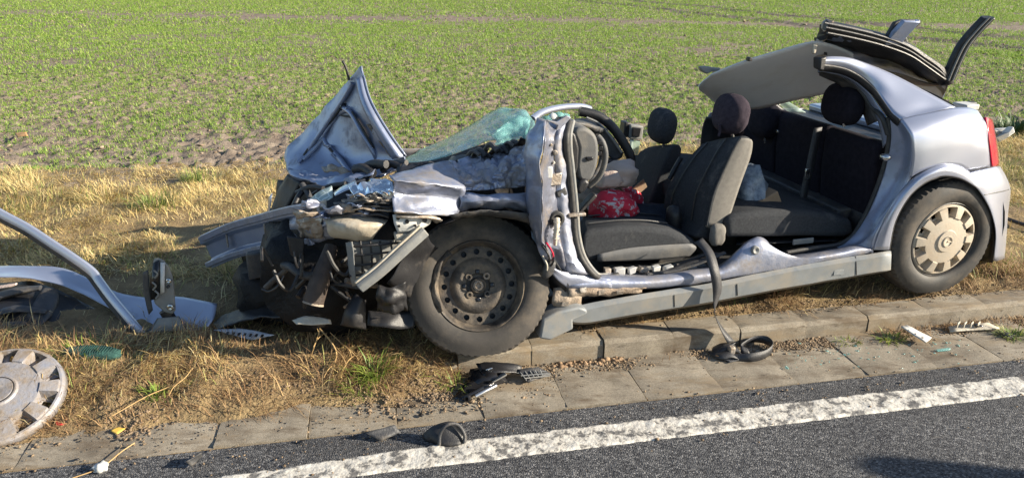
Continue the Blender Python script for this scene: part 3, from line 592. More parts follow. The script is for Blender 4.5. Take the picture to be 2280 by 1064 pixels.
# C pillar
po = [(1826, 131, .30), (1850, 126, .30), (1890, 129, .29), (1930, 142, .27), (1975, 160, .235), (2020, 182, .19), (2065, 206, .14), (2100, 225, .10), (2128, 240, .072)]
pm = [(1827, 136, .285), (1852, 135, .285), (1889, 141, .275), (1926, 158, .255), (1963, 184, .21), (1996, 212, .165), (2033, 230, .125), (2066, 243, .095), (2095, 246, .07)]
pi_ = [(1828, 143, .29), (1852, 145, .29), (1886, 153, .28), (1917, 170, .26), (1946, 196, .22), (1968, 226, .165), (1985, 250, .115), (1996, 260, .09), (2004, 266, .075)]
sheet('rear_pillar', SS([po, pm, pi_]), paint, car, n=4, m=5, solid=0.004)
po2 = [(x-2, y+9, v+.03) for x, y, v in pi_]
sheet('pillar_black_trim', SS([[(x, y, v-.004) for x, y, v in pi_], [(x-2, y+8, v-.002) for x, y, v in pi_], [(x-5, y+15, v+.015) for x, y, v in pi_]]), blackp, car, n=4, m=2, solid=0.006)
pj = [(x-7, y+16, v+.02) for x, y, v in pi_]; pk = [(1824, 158, .36), (1848, 163, .36), (1876, 172, .35), (1902, 188, .33), (1924, 211, .29), (1942, 240, .24), (1955, 270, .20), (1962, 300, .17), (1966, 330, .15)]
sheet('pillar_inner_flange', SS([pj, [((a[0]+b[0])/2, (a[1]+b[1])/2, (a[2]+b[2])/2-.005) for a, b in zip(pj, pk)], pk]), paint_in, car, n=4, m=3, solid=0.004)
tube('pillar_seal', [S(x, y, v) for x, y, v in pk[:6]]+[S(1964, 262, .15), S(1977, 300, .12)], 0.012, rubber, car, n=8)
sheet('pillar_inner_trim', SS([pk[:7], [(1824, 168, .42), (1842, 176, .42), (1864, 186, .41), (1886, 203, .39), (1905, 225, .36), (1920, 250, .33), (1932, 280, .30)]]), darkp, car, n=4, m=3, solid=0.004)
box('pillar_cut_end', S(1824, 141, .31), (EU, EV, EZ), (0.03, 0.06, 0.06), blackp, car, bevel=0.008, jit=0.006, seed=4)
# tail lamp, bumper, mud liner
lamp = sheet('tail_lamp', SS([[(2192, 262, .08), (2199, 264, .10), (2206, 267, .16), (2208, 268, .26)], [(2198, 296, .04), (2205, 298, .075), (2212, 300, .13), (2214, 302, .25)], [(2202, 330, .025), (2210, 331, .055), (2217, 332, .11), (2219, 333, .24)], [(2207, 371, .022), (2214, 371, .05), (2220, 369, .10), (2222, 368, .23)]]), redlamp, car, n=5, m=5, solid=0.012)
for yy in (300, 334): tube('lamp_rib', [S(2200+(yy-300)*.12, yy, .04), S(2207+(yy-300)*.12, yy+1, .068), S(2213+(yy-300)*.14, yy+2, .12)], 0.004, redlamp, lamp, n=6)
bumper = sheet('rear_bumper', SS([
    [(2146, 392, -.03), (2160, 384, -.022), (2190, 377, -.004), (2212, 372, .03), (2222, 371, .10), (2226, 371, .3)],
    [(2172, 416, -.038), (2186, 409, -.03), (2206, 403, -.01), (2228, 397, .03), (2236, 396, .10), (2240, 395, .3)],
    [(2190, 440, -.036), (2200, 436, -.03), (2216, 431, -.01), (2236, 427, .03), (2245, 425, .11), (2249, 425, .3)],
    [(2207, 474, -.034), (2213, 474, -.03), (2222, 473, -.012), (2234, 472, .03), (2240, 472, .11), (2244, 472, .3)],
    [(2217, 520, -.03), (2220, 522, -.026), (2225, 524, -.012), (2232, 526, .03), (2236, 527, .10), (2240, 528, .3)],
    [(2212, 580, -.02), (2217, 581, -.018), (2222, 580, -.01), (2229, 578, .03), (2233, 576, .09), (2236, 575, .3)]]), paint, car, n=4, m=5, solid=0.004)
tube('bumper_crease', [S(2191, 434, -.036), S(2216, 429, -.012), S(2236, 425, .028), S(2246, 422, .11)], 0.0035, rubber, bumper, n=6)
sheet('mud_guard', SS([[(2150, 402, .03), (2186, 440, .03), (2206, 482, .03), (2215, 530, .03), (2211, 584, .03)], [(2140, 410, .06), (2176, 446, .06), (2196, 486, .06), (2204, 532, .06), (2200, 584, .06)], [(2120, 420, .2), (2150, 446, .2), (2170, 486, .2), (2180, 532, .2), (2180, 580, .2)]]), blackp, car, n=4, m=3, solid=0.006)
# inner wheel house: half drum round the rear wheel
ru, rw = UV(2101, 534, 0.02)
V = []; Fc = []
for i in range(19):
    a = rad(-15+210*i/18); c_, s_ = math.cos(a), math.sin(a)
    for v in (0.015, 0.30): V.append(W(ru+0.375*c_, v, rw+0.36*s_))
    V.append(W(ru+0.10*c_, 0.31, rw+0.10*s_))
for i in range(18):
    b = i*3; Fc += [(b, b+3, b+4, b+1), (b+1, b+4, b+5, b+2)]
mk('wheel_house', V, Fc, blackp, car, sharp=40)
# boot and tailgate, far side
box('tailgate_rim', W(0.20, 0.85, .83), CAX, (0.13, 1.22, 0.05), paint, car, bevel=0.015)
sheet('tailgate', [[W(0.25, v, .82) for v in (.16, .5, .85, 1.2, 1.5)], [W(0.29+.02*q, v, .74) for v, q in zip((.14, .5, .85, 1.2, 1.52), (0, 1, 1.2, 1, 0))], [W(0.31+.02*q, v, .62) for v, q in zip((.14, .5, .85, 1.2, 1.52), (0, 1, 1.2, 1, 0))]], paint, car, n=3, m=3)
sheet('bumper_rear_face', [[W(0.33+.05*q, v, w) for v, q in zip((.2, .5, .85, 1.2, 1.5), (0, .8, 1, .8, 0))] for w in (.62, .5, .34)], paint, car, n=3, m=3)
box('wiper_motor_cover', S(2150, 236, .45), CAX, (0.09, 0.10, 0.03), whitep, car, bevel=0.006)
box('hatch_hinge', S(2150, 232, .70), CAX, (0.12, 0.05, 0.025), darkp, car, bevel=0.006)
extr('rear_window_edge', [S(2046, 196, .22), S(2085, 214, .17), S(2122, 235, .14)], [(-.006, -.004), (.006, -.004), (.006, .004), (-.006, .004)], rubber, car)
far_side = sheet('far_quarter_panel', [[W(u, 1.60, w) for u, w in ((-.5, .80), (-.2, .81), (.02, .80), (.2, .79))], [W(u, 1.66, w) for u, w in ((-.5, .75), (-.2, .76), (.05, .75), (.27, .72))], [W(u, 1.66, w) for u, w in ((-.55, .45), (-.35, .62), (.1, .66), (.32, .5))]], paint, car, n=4, m=4)
sheet('far_rear_pillar', [[W(-.44, 1.44, 1.14), W(-.32, 1.46, 1.12), W(-.12, 1.52, 1.05), W(.1, 1.58, .97)], [W(-.45, 1.45, 1.08), W(-.42, 1.48, 1.04), W(-.38, 1.53, .99), W(-.35, 1.58, .96)]], darkp, car, n=4, m=4, solid=0.03)
sheet('far_side_trim', [[W(u, 1.50, .79) for u in (-.6, -.3, 0, .2)], [W(u, 1.54, .7) for u in (-.6, -.3, 0, .24)], [W(u, 1.54, .5) for u in (-.6, -.3, 0, .26)]], blackp, car, n=3, m=3, solid=.01)
sheet('tailgate_trim', [[W(.20, v, .81) for v in (.2, .8, 1.5)], [W(.22, v, .7) for v in (.2, .8, 1.5)], [W(.24, v, .5) for v in (.2, .8, 1.5)]], blackp, car, n=3, m=3, solid=.01)
sheet('far_pillar_trim', [[S(1728, 226, 1.42), S(1756, 250, 1.4), S(1786, 266, 1.38)], [S(1748, 222, 1.40), S(1778, 240, 1.38), S(1806, 258, 1.36)]], pale_glass, car, n=3, m=2, solid=0.008)
tube('far_pillar_edge', [S(1716, 228, 1.42), S(1745, 252, 1.4), S(1776, 272, 1.38)], 0.02, blackp, car)
sheet('far_sill', [[W(u, 1.5, .38) for u in (-2.1, -1.4, -.8, -.45)], [W(u, 1.6, .36) for u in (-2.1, -1.4, -.8, -.45)], [W(u, 1.62, .22) for u in (-2.1, -1.4, -.8, -.45)]], paint, car, n=3, m=3)

# ---- floor, sill, skirt
prism('floor_pan', [(-2.2, .30), (-.45, .36), (-.45, .30), (-2.2, .24)], 0.10, 1.55, darkp, car, bevel=0.01)
prism('boot_floor', [(-.45, .52), (.28, .52), (.28, .42), (-.45, .42)], 0.30, 1.45, darkp, car, bevel=0.01)
prism('parcel_shelf', [(-.24, .83), (.14, .81), (.14, .78), (-.24, .80)], 0.18, 1.5, blackp, car, bevel=0.01)
sill_top = [(1262, 628), (1332, 614), (1400, 617), (1460, 616), (1520, 607), (1560, 601), (1596, 597), (1620, 582), (1645, 558), (1665, 541), (1688, 531), (1704, 537), (1716, 552), (1732, 568), (1750, 576), (1800, 568), (1862, 557), (1905, 547), (1938, 552)]
sill_bot = [(1262, 640), (1359, 640), (1400, 640), (1471, 636), (1520, 631), (1562, 626), (1600, 619), (1640, 612), (1680, 605), (1710, 599), (1740, 594), (1768, 590), (1800, 584), (1830, 579), (1860, 574), (1890, 569), (1915, 564), (1930, 561), (1944, 558)]
s_in = [(x+1, y-3, .09) for x, y in sill_top]; s_in2 = [(x+2, y+4 if 8 < i < 14 else y-6, .16) for i, (x, y) in enumerate(sill_top)]
sheet('silver_sill', SS([s_in2, s_in, [(x, y, .035) for x, y in sill_top], [((x+a)/2, (y+b)/2, .0) for (x, y), (a, b) in zip(sill_top, sill_bot)], [(a, b, .0) for a, b in sill_bot], [(a, b+5, .02) for a, b in sill_bot]]), paint_scuffed, car, n=3, m=3, amp=0.006, scale=9, seed=4, solid=0.004)
for (x, y, m_) in ((1682, 557, greyp), (1702, 565, card)):
    lathe('sill_plug', [(0.0, .0001), (.006, .010), (.008, .016), (.004, .021), (-.006, .022)], S(x, y, .006), -EV+EZ*.2, m_, car, n=20)
skirt_top = [(1241, 696), (1310, 676), (1390, 662), (1471, 648), (1575, 632), (1680, 611), (1768, 594), (1860, 578), (1984, 559)]
skirt_mid = [(1252, 706), (1315, 688), (1392, 673), (1471, 660), (1575, 643), (1680, 622), (1768, 604), (1860, 588), (1984, 568)]
skirt_bot = [(1274, 716), (1312, 716), (1392, 702), (1471, 689), (1575, 672), (1680, 652), (1768, 636), (1860, 620), (1982, 599)]
skirt_o = sheet('sill_skirt', SS([[(x, y-2, .06) for x, y in skirt_top], [(x, y, .0) for x, y in skirt_top], [(x, y, -.025) for x, y in skirt_mid], [(x+1, y, -.012) for x, y in skirt_bot], [(x+1, y+4, .05) for x, y in skirt_bot]]), skirt, car, n=5, m=1, amp=0.003, scale=5, seed=6, solid=0.004, sharp=18)
tube('skirt_groove', [S(x, y-1, -.018) for x, y in skirt_mid], .0028, blackp, skirt_o, n=5)
for x, yt, yb in ((1500, 646, 683), (1640, 622, 658), (1905, 571, 612)): tube('skirt_joint', [S(x, yt, -.004), S(x+1, yt+11, -.027), S(x+2, yb, -.016)], .002, blackp, skirt_o, n=5, res=1)
prism('sill_inner_box', [UV(x, y+5, .03) for x, y in skirt_top[1:]]+[UV(x, y-8, .03) for x, y in reversed(skirt_bot[1:])], 0.03, 0.12, blackp, car, bevel=0.003)
prof('skirt_end_cap', [(1209, 712), (1243, 694), (1290, 684), (1308, 690), (1308, 699), (1276, 713), (1277, 733), (1226, 758), (1201, 754)], -0.04, 0.06, skirt, car, bevel=0.01)
ju, jw = UV(1866, 606, -.02); box('jacking_cover', S(1867, 606, -.02), CAX, (0.055, 0.004, 0.028), skirt, skirt_o, bevel=0.001)
sheet('torn_sill_flange', SS([[(1262, 640, .01), (1320, 641, .0), (1359, 641, .0), (1440, 640, .0)], [(1266, 655, -.005), (1318, 652, -.012), (1356, 652, -.005), (1430, 646, .01)], [(1262, 664, .015), (1316, 660, .01), (1358, 658, .01), (1430, 652, .02)]]), rusty, car, n=5, m=4, amp=0.014, scale=14, seed=3, jag=0.006)
sheet('bent_sill_end', SS([[(1232, 640, .03), (1262, 642, .02), (1300, 652, .02)], [(1230, 668, .0), (1262, 668, -.01), (1296, 664, .0)], [(1236, 690, .03), (1258, 690, .02), (1290, 680, .03)]]), rusty, car, n=4, m=4, amp=0.02, scale=16, seed=8, jag=0.008)
for (x, y) in ((1300, 646), (1340, 651), (1380, 650), (1258, 676)): box('torn_tab', S(x, y, -.012), (EU, EV+EZ*.3, EZ), (0.03, 0.006, 0.02), bare, car, bevel=0.002, jit=0.004, seed=x)
box('lower_flange_rail', S(1440, 604, .20), (EU+EZ*.01, EV, EZ), (0.62, 0.05, 0.014), greyp, car, bevel=0.004)
for i, x in enumerate(range(1352, 1560, 27)): box('trim_clip', S(x, 604-(x-1352)*.05, .15), (EU+EZ*.2*((i % 3)-1), EV, EZ), (0.035+.01*(i % 2), 0.03, 0.03), whitep if i % 3 else bare, car, bevel=0.004, jit=0.004, seed=i)
sheet('scuff_plate', SS([[(1345, 600, .24), (1430, 596, .24), (1500, 590, .24), (1565, 572, .24)], [(1350, 592, .32), (1430, 588, .32), (1500, 580, .32), (1570, 562, .32)]]), greyp, car, n=5, m=3, amp=0.008, scale=10, seed=2, solid=0.006)
tube('wiring_loom', [S(1370, 600, .2), S(1440, 606, .18), S(1490, 596, .16), S(1540, 578, .16), S(1580, 566, .14), S(1612, 566, .12)], 0.008, blackp, car)
tube('torn_cable', [S(1470, 612, .1), S(1510, 594, .12), S(1552, 580, .12), S(1600, 572, .12)], 0.01, blackp, car, flat=0.5)
tube('trim_strip', [S(1440, 610, .1), S(1500, 602, .1), S(1556, 586, .1), S(1614, 562, .1)], 0.014, darkp, car, flat=0.4)

# ---- crushed front pillar (door hinge post)
Lp = [(1197, 262, .12), (1176, 300, .05), (1168, 335, .02), (1168, 370, .01), (1172, 410, .01), (1174, 446, .02), (1178, 490, .02), (1186, 520, .02), (1198, 552, .0), (1214, 590, -.01)]
Lm = [(1217, 267, .08), (1213, 300, -.065), (1209, 335, -.08), (1203, 366, -.085), (1206, 410, -.075), (1205, 446, -.085), (1207, 490, -.08), (1206, 524, -.065), (1216, 556, -.03), (1230, 596, -.03)]
Rm = [(1240, 274, .11), (1236, 305, .035), (1234, 335, .03), (1236, 368, .03), (1238, 410, .04), (1240, 446, .03), (1242, 490, .03), (1246, 528, .02), (1256, 570, .0), (1262, 608, .0)]
Rr = [(1264, 272, .13), (1258, 300, .07), (1258, 333, .06), (1262, 368, .06), (1266, 408, .06), (1270, 446, .06), (1273, 482, .06), (1277, 528, .05), (1290, 575, .03), (1318, 612, .02)]
Rq = [(1268, 272, .18), (1264, 300, .14), (1264, 333, .13), (1268, 368, .13), (1272, 408, .13), (1276, 446, .13), (1279, 482, .13), (1283, 528, .12), (1298, 575, .10), (1330, 610, .08)]
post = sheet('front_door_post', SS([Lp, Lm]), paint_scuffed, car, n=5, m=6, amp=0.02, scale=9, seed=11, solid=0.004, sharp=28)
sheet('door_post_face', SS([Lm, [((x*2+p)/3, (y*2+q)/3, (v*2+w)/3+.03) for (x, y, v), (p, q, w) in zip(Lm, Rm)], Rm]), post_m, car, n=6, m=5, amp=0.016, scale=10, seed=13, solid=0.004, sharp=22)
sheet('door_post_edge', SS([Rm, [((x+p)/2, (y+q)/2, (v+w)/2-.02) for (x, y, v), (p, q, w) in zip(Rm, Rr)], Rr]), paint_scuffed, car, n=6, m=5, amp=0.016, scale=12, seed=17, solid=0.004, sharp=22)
sheet('door_post_return', SS([Rr, Rq]), paint_in, car, n=5, m=3, amp=0.006, scale=9, seed=14, solid=0.004)
lowp = [(1214, 590, -.01), (1230, 596, -.03), (1262, 606, .0), (1318, 612, .02), (1360, 622, .01)]
sheet('door_post_foot', SS([lowp, [(1240, 622, -.02), (1262, 622, -.01), (1290, 626, .0), (1330, 630, .0), (1362, 632, .0)], [(1262, 640, .0), (1280, 640, .0), (1300, 640, .0), (1330, 640, .0), (1362, 640, .0)]]), paint_scuffed, car, n=4, m=4, amp=0.01, scale=9, seed=15, solid=0.004)
tube('front_door_seal', [S(x+4, y, v-.01) for x, y, v in Rr]+[S(1345, 620, .05), S(1375, 612, .1)], 0.014, rubber, car, n=8)
tube('second_door_seal', [S(x+12, y-2, v+.03) for x, y, v in Rr]+[S(1350, 612, .09)], 0.010, greyp, car, n=8)
lathe('wiring_grommet', [(-.01, .034), (.006, .034), (.012, .028), (.012, .020), (.0, .016), (-.01, .001)], S(1240, 487, .0), -EV+EZ*.1, rubber, car, n=24)
tube('bellows_boot', [S(1240, 487, -.02), S(1240, 505, -.045), S(1237, 522, -.045), S(1236, 545, -.03)], [.013, .012, .010, .008], cream, car, n=10)
for i in range(5): lathe('bellows_ring', [(-.003, .012), (0, .016), (.003, .012)], S(1240-i*.6, 494+i*9, -.034-.003*min(i, 2)), EZ, cream, car, n=14, closed=True, up=EU)
box('door_hinge', S(1236, 398, .03), (EU+EZ*.1, EV, EZ), (0.05, 0.03, 0.05), bare, car, bevel=.006, jit=.005, seed=4)
box('hinge_plate', S(1222, 384, .0), (EU, EV, EZ), (0.028, 0.012, 0.05), whitep, car, bevel=.004, jit=.003, seed=6)
box('bent_hinge', S(1250, 428, .035), (EU+EZ*.3, EV, EZ-EU*.3), (0.045, 0.03, 0.03), darkp, car, bevel=.006, jit=.005, seed=7)
for (x, y, d) in ((1236, 340, .008), (1226, 322, .005), (1232, 362, .005)): lathe('hinge_bolt', [(-.004, d*1.4), (.002, d*1.4), (.003, d), (.012, d), (.013, d*.6), (.012, .0001)], S(x, y, .015), -EV, bare, car, n=12)
box('door_check_strap', S(1284, 478, .03), (EU, EV, EZ), (0.08, 0.02, 0.014), bare, car, bevel=0.003)
prof('post_cut_flap', [(1216, 268), (1242, 280), (1232, 304), (1260, 276), (1272, 262), (1262, 258), (1240, 272)], 0.06, 0.075, paint_scuffed, car, bevel=0.003)
for i, (a, b) in enumerate((((1206, 545), (1224, 590)), ((1216, 540), (1232, 585)), ((1232, 560), (1222, 600)), ((1208, 570), (1216, 610)))): tube('torn_wire', [S(*a, -.03), S((a[0]+b[0])/2+6, (a[1]+b[1])/2, -.06), S(*b, -.03)], 0.0045, redlamp if i == 1 else (cream if i % 2 else blackp), car, n=6)
lump('wire_connector', S(1222, 598, -.03), (EU, EV, EZ+EU*.3), (0.05, 0.04, 0.09), darkp, car, amp=0.2, seed=3, res=2)
sheet('arch_liner_rear', SS([[(1224, 560, .0), (1250, 600, -.01), (1266, 636, -.01)], [(1216, 590, .03), (1236, 625, .02), (1258, 655, .02)], [(1210, 610, .1), (1226, 640, .1), (1250, 668, .1)]]), blackp, car, n=4, m=4, amp=0.01, seed=5)

# ---- crumpled wing, upper and lower
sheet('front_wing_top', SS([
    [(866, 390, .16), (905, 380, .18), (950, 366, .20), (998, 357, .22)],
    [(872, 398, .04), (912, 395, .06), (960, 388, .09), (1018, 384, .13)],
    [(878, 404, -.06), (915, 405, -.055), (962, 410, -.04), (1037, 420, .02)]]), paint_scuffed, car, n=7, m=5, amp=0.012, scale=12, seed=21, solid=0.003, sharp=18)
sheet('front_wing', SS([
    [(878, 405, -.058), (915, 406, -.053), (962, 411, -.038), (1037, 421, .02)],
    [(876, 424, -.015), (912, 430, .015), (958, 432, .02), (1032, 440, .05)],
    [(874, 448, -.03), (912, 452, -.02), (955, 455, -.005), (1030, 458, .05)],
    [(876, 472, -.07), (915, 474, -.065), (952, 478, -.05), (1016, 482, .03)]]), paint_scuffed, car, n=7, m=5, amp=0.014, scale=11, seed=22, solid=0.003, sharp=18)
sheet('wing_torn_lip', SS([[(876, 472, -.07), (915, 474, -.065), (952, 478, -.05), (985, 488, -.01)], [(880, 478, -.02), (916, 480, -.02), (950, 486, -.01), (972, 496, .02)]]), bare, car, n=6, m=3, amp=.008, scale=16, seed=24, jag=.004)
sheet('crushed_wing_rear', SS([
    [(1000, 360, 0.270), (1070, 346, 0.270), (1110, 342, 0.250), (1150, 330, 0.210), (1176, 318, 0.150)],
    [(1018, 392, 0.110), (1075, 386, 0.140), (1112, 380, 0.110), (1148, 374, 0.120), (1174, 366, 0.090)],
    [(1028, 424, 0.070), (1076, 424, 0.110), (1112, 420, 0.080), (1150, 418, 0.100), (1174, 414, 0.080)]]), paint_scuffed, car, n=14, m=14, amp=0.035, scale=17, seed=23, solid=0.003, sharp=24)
sheet('wing_lower_fold', SS([
    [(1018, 424, 0.060), (1070, 432, 0.030), (1110, 430, 0.020), (1146, 430, 0.030), (1176, 428, 0.050)],
    [(1026, 452, 0.030), (1070, 448, 0.000), (1110, 448, 0.000), (1146, 450, 0.010), (1178, 456, 0.030)],
    [(1016, 472, 0.070), (1060, 466, 0.050), (1110, 464, 0.050), (1150, 468, 0.050), (1180, 478, 0.060)]]), paint_scuffed, car, n=6, m=5, amp=0.025, scale=10, seed=25, sharp=26)
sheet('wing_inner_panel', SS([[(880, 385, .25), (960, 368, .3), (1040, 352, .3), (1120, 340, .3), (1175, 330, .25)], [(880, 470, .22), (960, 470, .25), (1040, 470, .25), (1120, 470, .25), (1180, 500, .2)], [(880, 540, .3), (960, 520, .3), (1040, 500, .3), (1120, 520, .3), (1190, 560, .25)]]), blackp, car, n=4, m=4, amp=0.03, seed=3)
sheet('arch_liner', SS([[(985, 500, .02), (1030, 480, .02), (1085, 474, .02), (1140, 480, .02), (1180, 500, .02), (1205, 540, .02)], [(975, 510, .28), (1030, 488, .28), (1085, 482, .28), (1140, 488, .28), (1180, 508, .28), (1205, 548, .28)]]), blackp, car, n=4, m=3, amp=0.015, seed=7)
sheet('torn_plastic_edge', SS([[(1000, 480, .0), (1060, 470, -.01), (1120, 470, -.01), (1178, 476, .0)], [(1010, 488, .02), (1060, 480, .02), (1120, 484, .02), (1180, 498, .02)]]), darkp, car, n=6, m=2, amp=0.012, scale=14, seed=9)
sheet('crushed_scuttle', SS([[(900, 378, .42), (970, 362, .45), (1040, 344, .45), (1110, 332, .42), (1180, 305, .3)], [(880, 388, .25), (960, 370, .26), (1036, 354, .26), (1110, 342, .24), (1176, 318, .16)]]), blackp, car, n=7, m=6, amp=0.06, scale=12, seed=31, sharp=26)
for i in range(9):
    x = 1052+i*13; y = 342-i*3+(i % 3)*6; tube('scuttle_scrap', [S(x-14, y+9, .3), S(x, y-6-(i % 2)*6, .26), S(x+16, y+3, .22)], 0.009+.003*(i % 2), blackp if i % 3 else darkp, car, n=6)

# ---- windscreen: laminated glass sagging over the scuttle, folded at its right end
sheet('shattered_windscreen', SS([
    [(946, 331, 1.15), (1000, 305, 1.12), (1046, 281, 1.05), (1080, 258, 1.0), (1108, 242, .95), (1136, 243, .85), (1160, 243, .75), (1184, 262, .6)],
    [(914, 347, .92), (970, 328, .88), (1030, 300, .82), (1072, 280, .78), (1106, 262, .74), (1136, 262, .66), (1163, 262, .58), (1190, 272, .46)],
    [(896, 357, .72), (950, 345, .66), (1012, 325, .60), (1056, 306, .56), (1094, 294, .54), (1128, 290, .47), (1160, 285, .42), (1190, 284, .34)],
    [(888, 364, .60), (930, 362, .52), (985, 352, .46), (1035, 338, .42), (1070, 318, .42), (1106, 308, .36), (1146, 304, .32), (1176, 302, .26)]]), wind_m, car, n=6, m=6, amp=0.018, scale=6, seed=41, solid=0.006, sharp=24)
sheet('windscreen_torn_edge', SS([[(1096, 300, .36), (1116, 282, .4), (1146, 262, .46), (1180, 262, .46)], [(1104, 316, .32), (1126, 306, .33), (1152, 296, .34), (1178, 290, .32)], [(1090, 330, .28), (1120, 326, .28), (1150, 314, .28), (1172, 308, .26)]]), wind_m, car, n=6, m=5, amp=0.025, scale=11, seed=43, solid=0.006, jag=0.006, sharp=24)
sheet('windscreen_rubber', SS([[(886, 366, .58), (930, 363, .5), (985, 354, .44), (1042, 334, .40), (1080, 322, .38)], [(888, 372, .56), (932, 369, .48), (987, 361, .42), (1044, 343, .38), (1082, 333, .36)]]), rubber, car, n=5, m=2, solid=0.01)
# ---- bonnet: thrown up and folded, its inner side facing the road
Ledge = [(804, 147, .92), (778, 178, 1.02), (752, 208, 1.12), (712, 255, 1.25), (660, 311, 1.36), (637, 338, 1.34), (638, 380, 1.14)]
c1_ = [(805, 152, .91), (790, 190, .96), (768, 226, 1.02), (736, 272, 1.09), (700, 322, 1.14), (672, 356, 1.12), (664, 396, .98)]
c2_ = [(806, 158, .90), (802, 200, .89), (792, 246, .91), (776, 296, .94), (758, 340, .96), (735, 372, .95), (722, 414, .80)]
c3_ = [(807, 164, .89), (813, 206, .83), (820, 254, .79), (826, 304, .78), (826, 345, .78), (800, 380, .78), (780, 408, .66)]
Redge = [(808, 170, .88), (820, 215, .78), (840, 256, .70), (870, 304, .64), (902, 349, .60), (890, 372, .60), (850, 395, .54)]
def HV(x, y, d=.02):                         # depth across the car of the bonnet's inner face at x, y
    ks = [(q[0], q[1], q[2]) for cc in (Ledge, c1_, c2_, c3_, Redge) for q in cc]
    w = [(1/((x-a)**2+(y-b)**2+30)**2, v) for a, b, v in ks]; return sum(a*v for a, v in w)/sum(a for a, v in w)-d
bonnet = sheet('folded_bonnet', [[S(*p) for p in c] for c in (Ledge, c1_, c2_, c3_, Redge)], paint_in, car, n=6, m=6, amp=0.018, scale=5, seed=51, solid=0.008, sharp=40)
def lift(c, d): return [S(x, y, v-d) for x, y, v in c]
sheet('bonnet_rim', [lift(Redge[:5], .012), [S(x-8-i*1.2, y+3, v-.03) for i, (x, y, v) in enumerate(Redge[:5])], [S(x-16-i*3, y+6, v-.006) for i, (x, y, v) in enumerate(Redge[:5])]], paint_in, bonnet, n=6, m=4, solid=0.003)
sheet('bonnet_edge_flange', [lift(Redge[:5], .014), [S(x+3, y-2, v-.02) for x, y, v in Redge[:5]]], paint, bonnet, n=6, m=2, solid=0.006)
for i, c in enumerate(([(786, 186), (762, 226), (728, 276), (690, 330), (664, 362)], [(776, 242), (748, 262), (720, 310), (676, 356)], [(764, 240), (784, 256), (806, 296), (830, 336), (838, 352)], [(722, 308), (728, 322), (752, 348), (778, 384)], [(694, 352), (700, 330), (716, 322), (734, 326)], [(752, 258), (724, 296), (722, 308)], [(738, 342), (760, 364), (786, 388)])):
    tube('bonnet_rib', [S(p[0], p[1], HV(*p)) for p in c], 0.014 if i < 4 else 0.009, paint_in, bonnet, n=8, flat=0.9)
for c in ([(770, 236), (744, 268), (714, 318)], [(784, 250), (810, 292), (832, 330)], [(690, 326), (676, 346)], [(757, 243), (728, 282), (700, 318)], [(752, 256), (790, 262)], [(733, 330), (756, 354), (782, 384)], [(700, 352), (706, 334), (722, 328)]): tube('bonnet_groove', [S(p[0], p[1], HV(*p)) for p in c], 0.006, rubber, bonnet, n=6)
for i in range(4): box('reinforcement_slot', S(826+i*14, 285+i*19, HV(826+i*14, 285+i*19)), (EU*.4-EZ*.6+EV*.1, EV, EU), (0.05, 0.008, 0.022), bare, bonnet, bevel=0.003)
lathe('bonnet_hole', [(.004, .0001), (.006, .018), (.009, .022), (.0, .024)], S(767, 240, HV(767, 240)), -EV, blackg, bonnet, n=18)
tube('bonnet_stay', [S(777, 178, 1.0), S(773, 160, .98), S(768, 146, .97), S(763, 137, .96)], 0.007, darkp, bonnet, n=6)
sheet('bonnet_lower_fold', SS([[(640, 372, .96), (680, 380, .86), (724, 392, .74), (780, 388, .62), (840, 380, .52)], [(642, 386, .90), (684, 402, .76), (726, 414, .62), (772, 402, .52), (830, 388, .46)], [(650, 392, .94), (690, 410, .82), (732, 424, .68), (776, 408, .56), (830, 394, .5)]]), paint_in, car, n=6, m=5, amp=0.03, scale=9, seed=53, sharp=28)
sheet('bonnet_lock_panel', SS([[(716, 372, .84), (740, 366, .8), (770, 378, .72), (800, 392, .64)], [(722, 384, .8), (746, 382, .74), (776, 394, .66), (800, 400, .6)]]), bare, car, n=5, m=4, amp=0.03, scale=12, seed=57)
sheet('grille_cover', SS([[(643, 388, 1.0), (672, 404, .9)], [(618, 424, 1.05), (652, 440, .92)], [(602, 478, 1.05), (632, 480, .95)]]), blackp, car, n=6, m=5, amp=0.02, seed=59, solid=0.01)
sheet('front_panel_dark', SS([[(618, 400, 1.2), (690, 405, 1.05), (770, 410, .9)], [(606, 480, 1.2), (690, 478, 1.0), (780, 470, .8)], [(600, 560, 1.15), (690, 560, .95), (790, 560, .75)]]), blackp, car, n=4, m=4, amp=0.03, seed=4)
sheet('grille_slip', SS([[(606, 430, 1.1), (600, 478, 1.1)], [(598, 440, 1.14), (596, 480, 1.14)]]), paint, car, n=4, m=2)
for i, (a, b, r_) in enumerate((((672, 410), (700, 470), .015), ((660, 430), (720, 420), .012), ((690, 440), (770, 410), .014), ((800, 380), (860, 366), .02), ((790, 378), (830, 388), .024), ((830, 372), (895, 372), .018), ((850, 380), (905, 362), .014), ((680, 420), (650, 470), .013))):
    tube('engine_hose', [S(*a, .6), S((a[0]+b[0])/2, (a[1]+b[1])/2-8, .56), S(*b, .5)], r_, blackp if i % 3 else darkp, car, n=8)

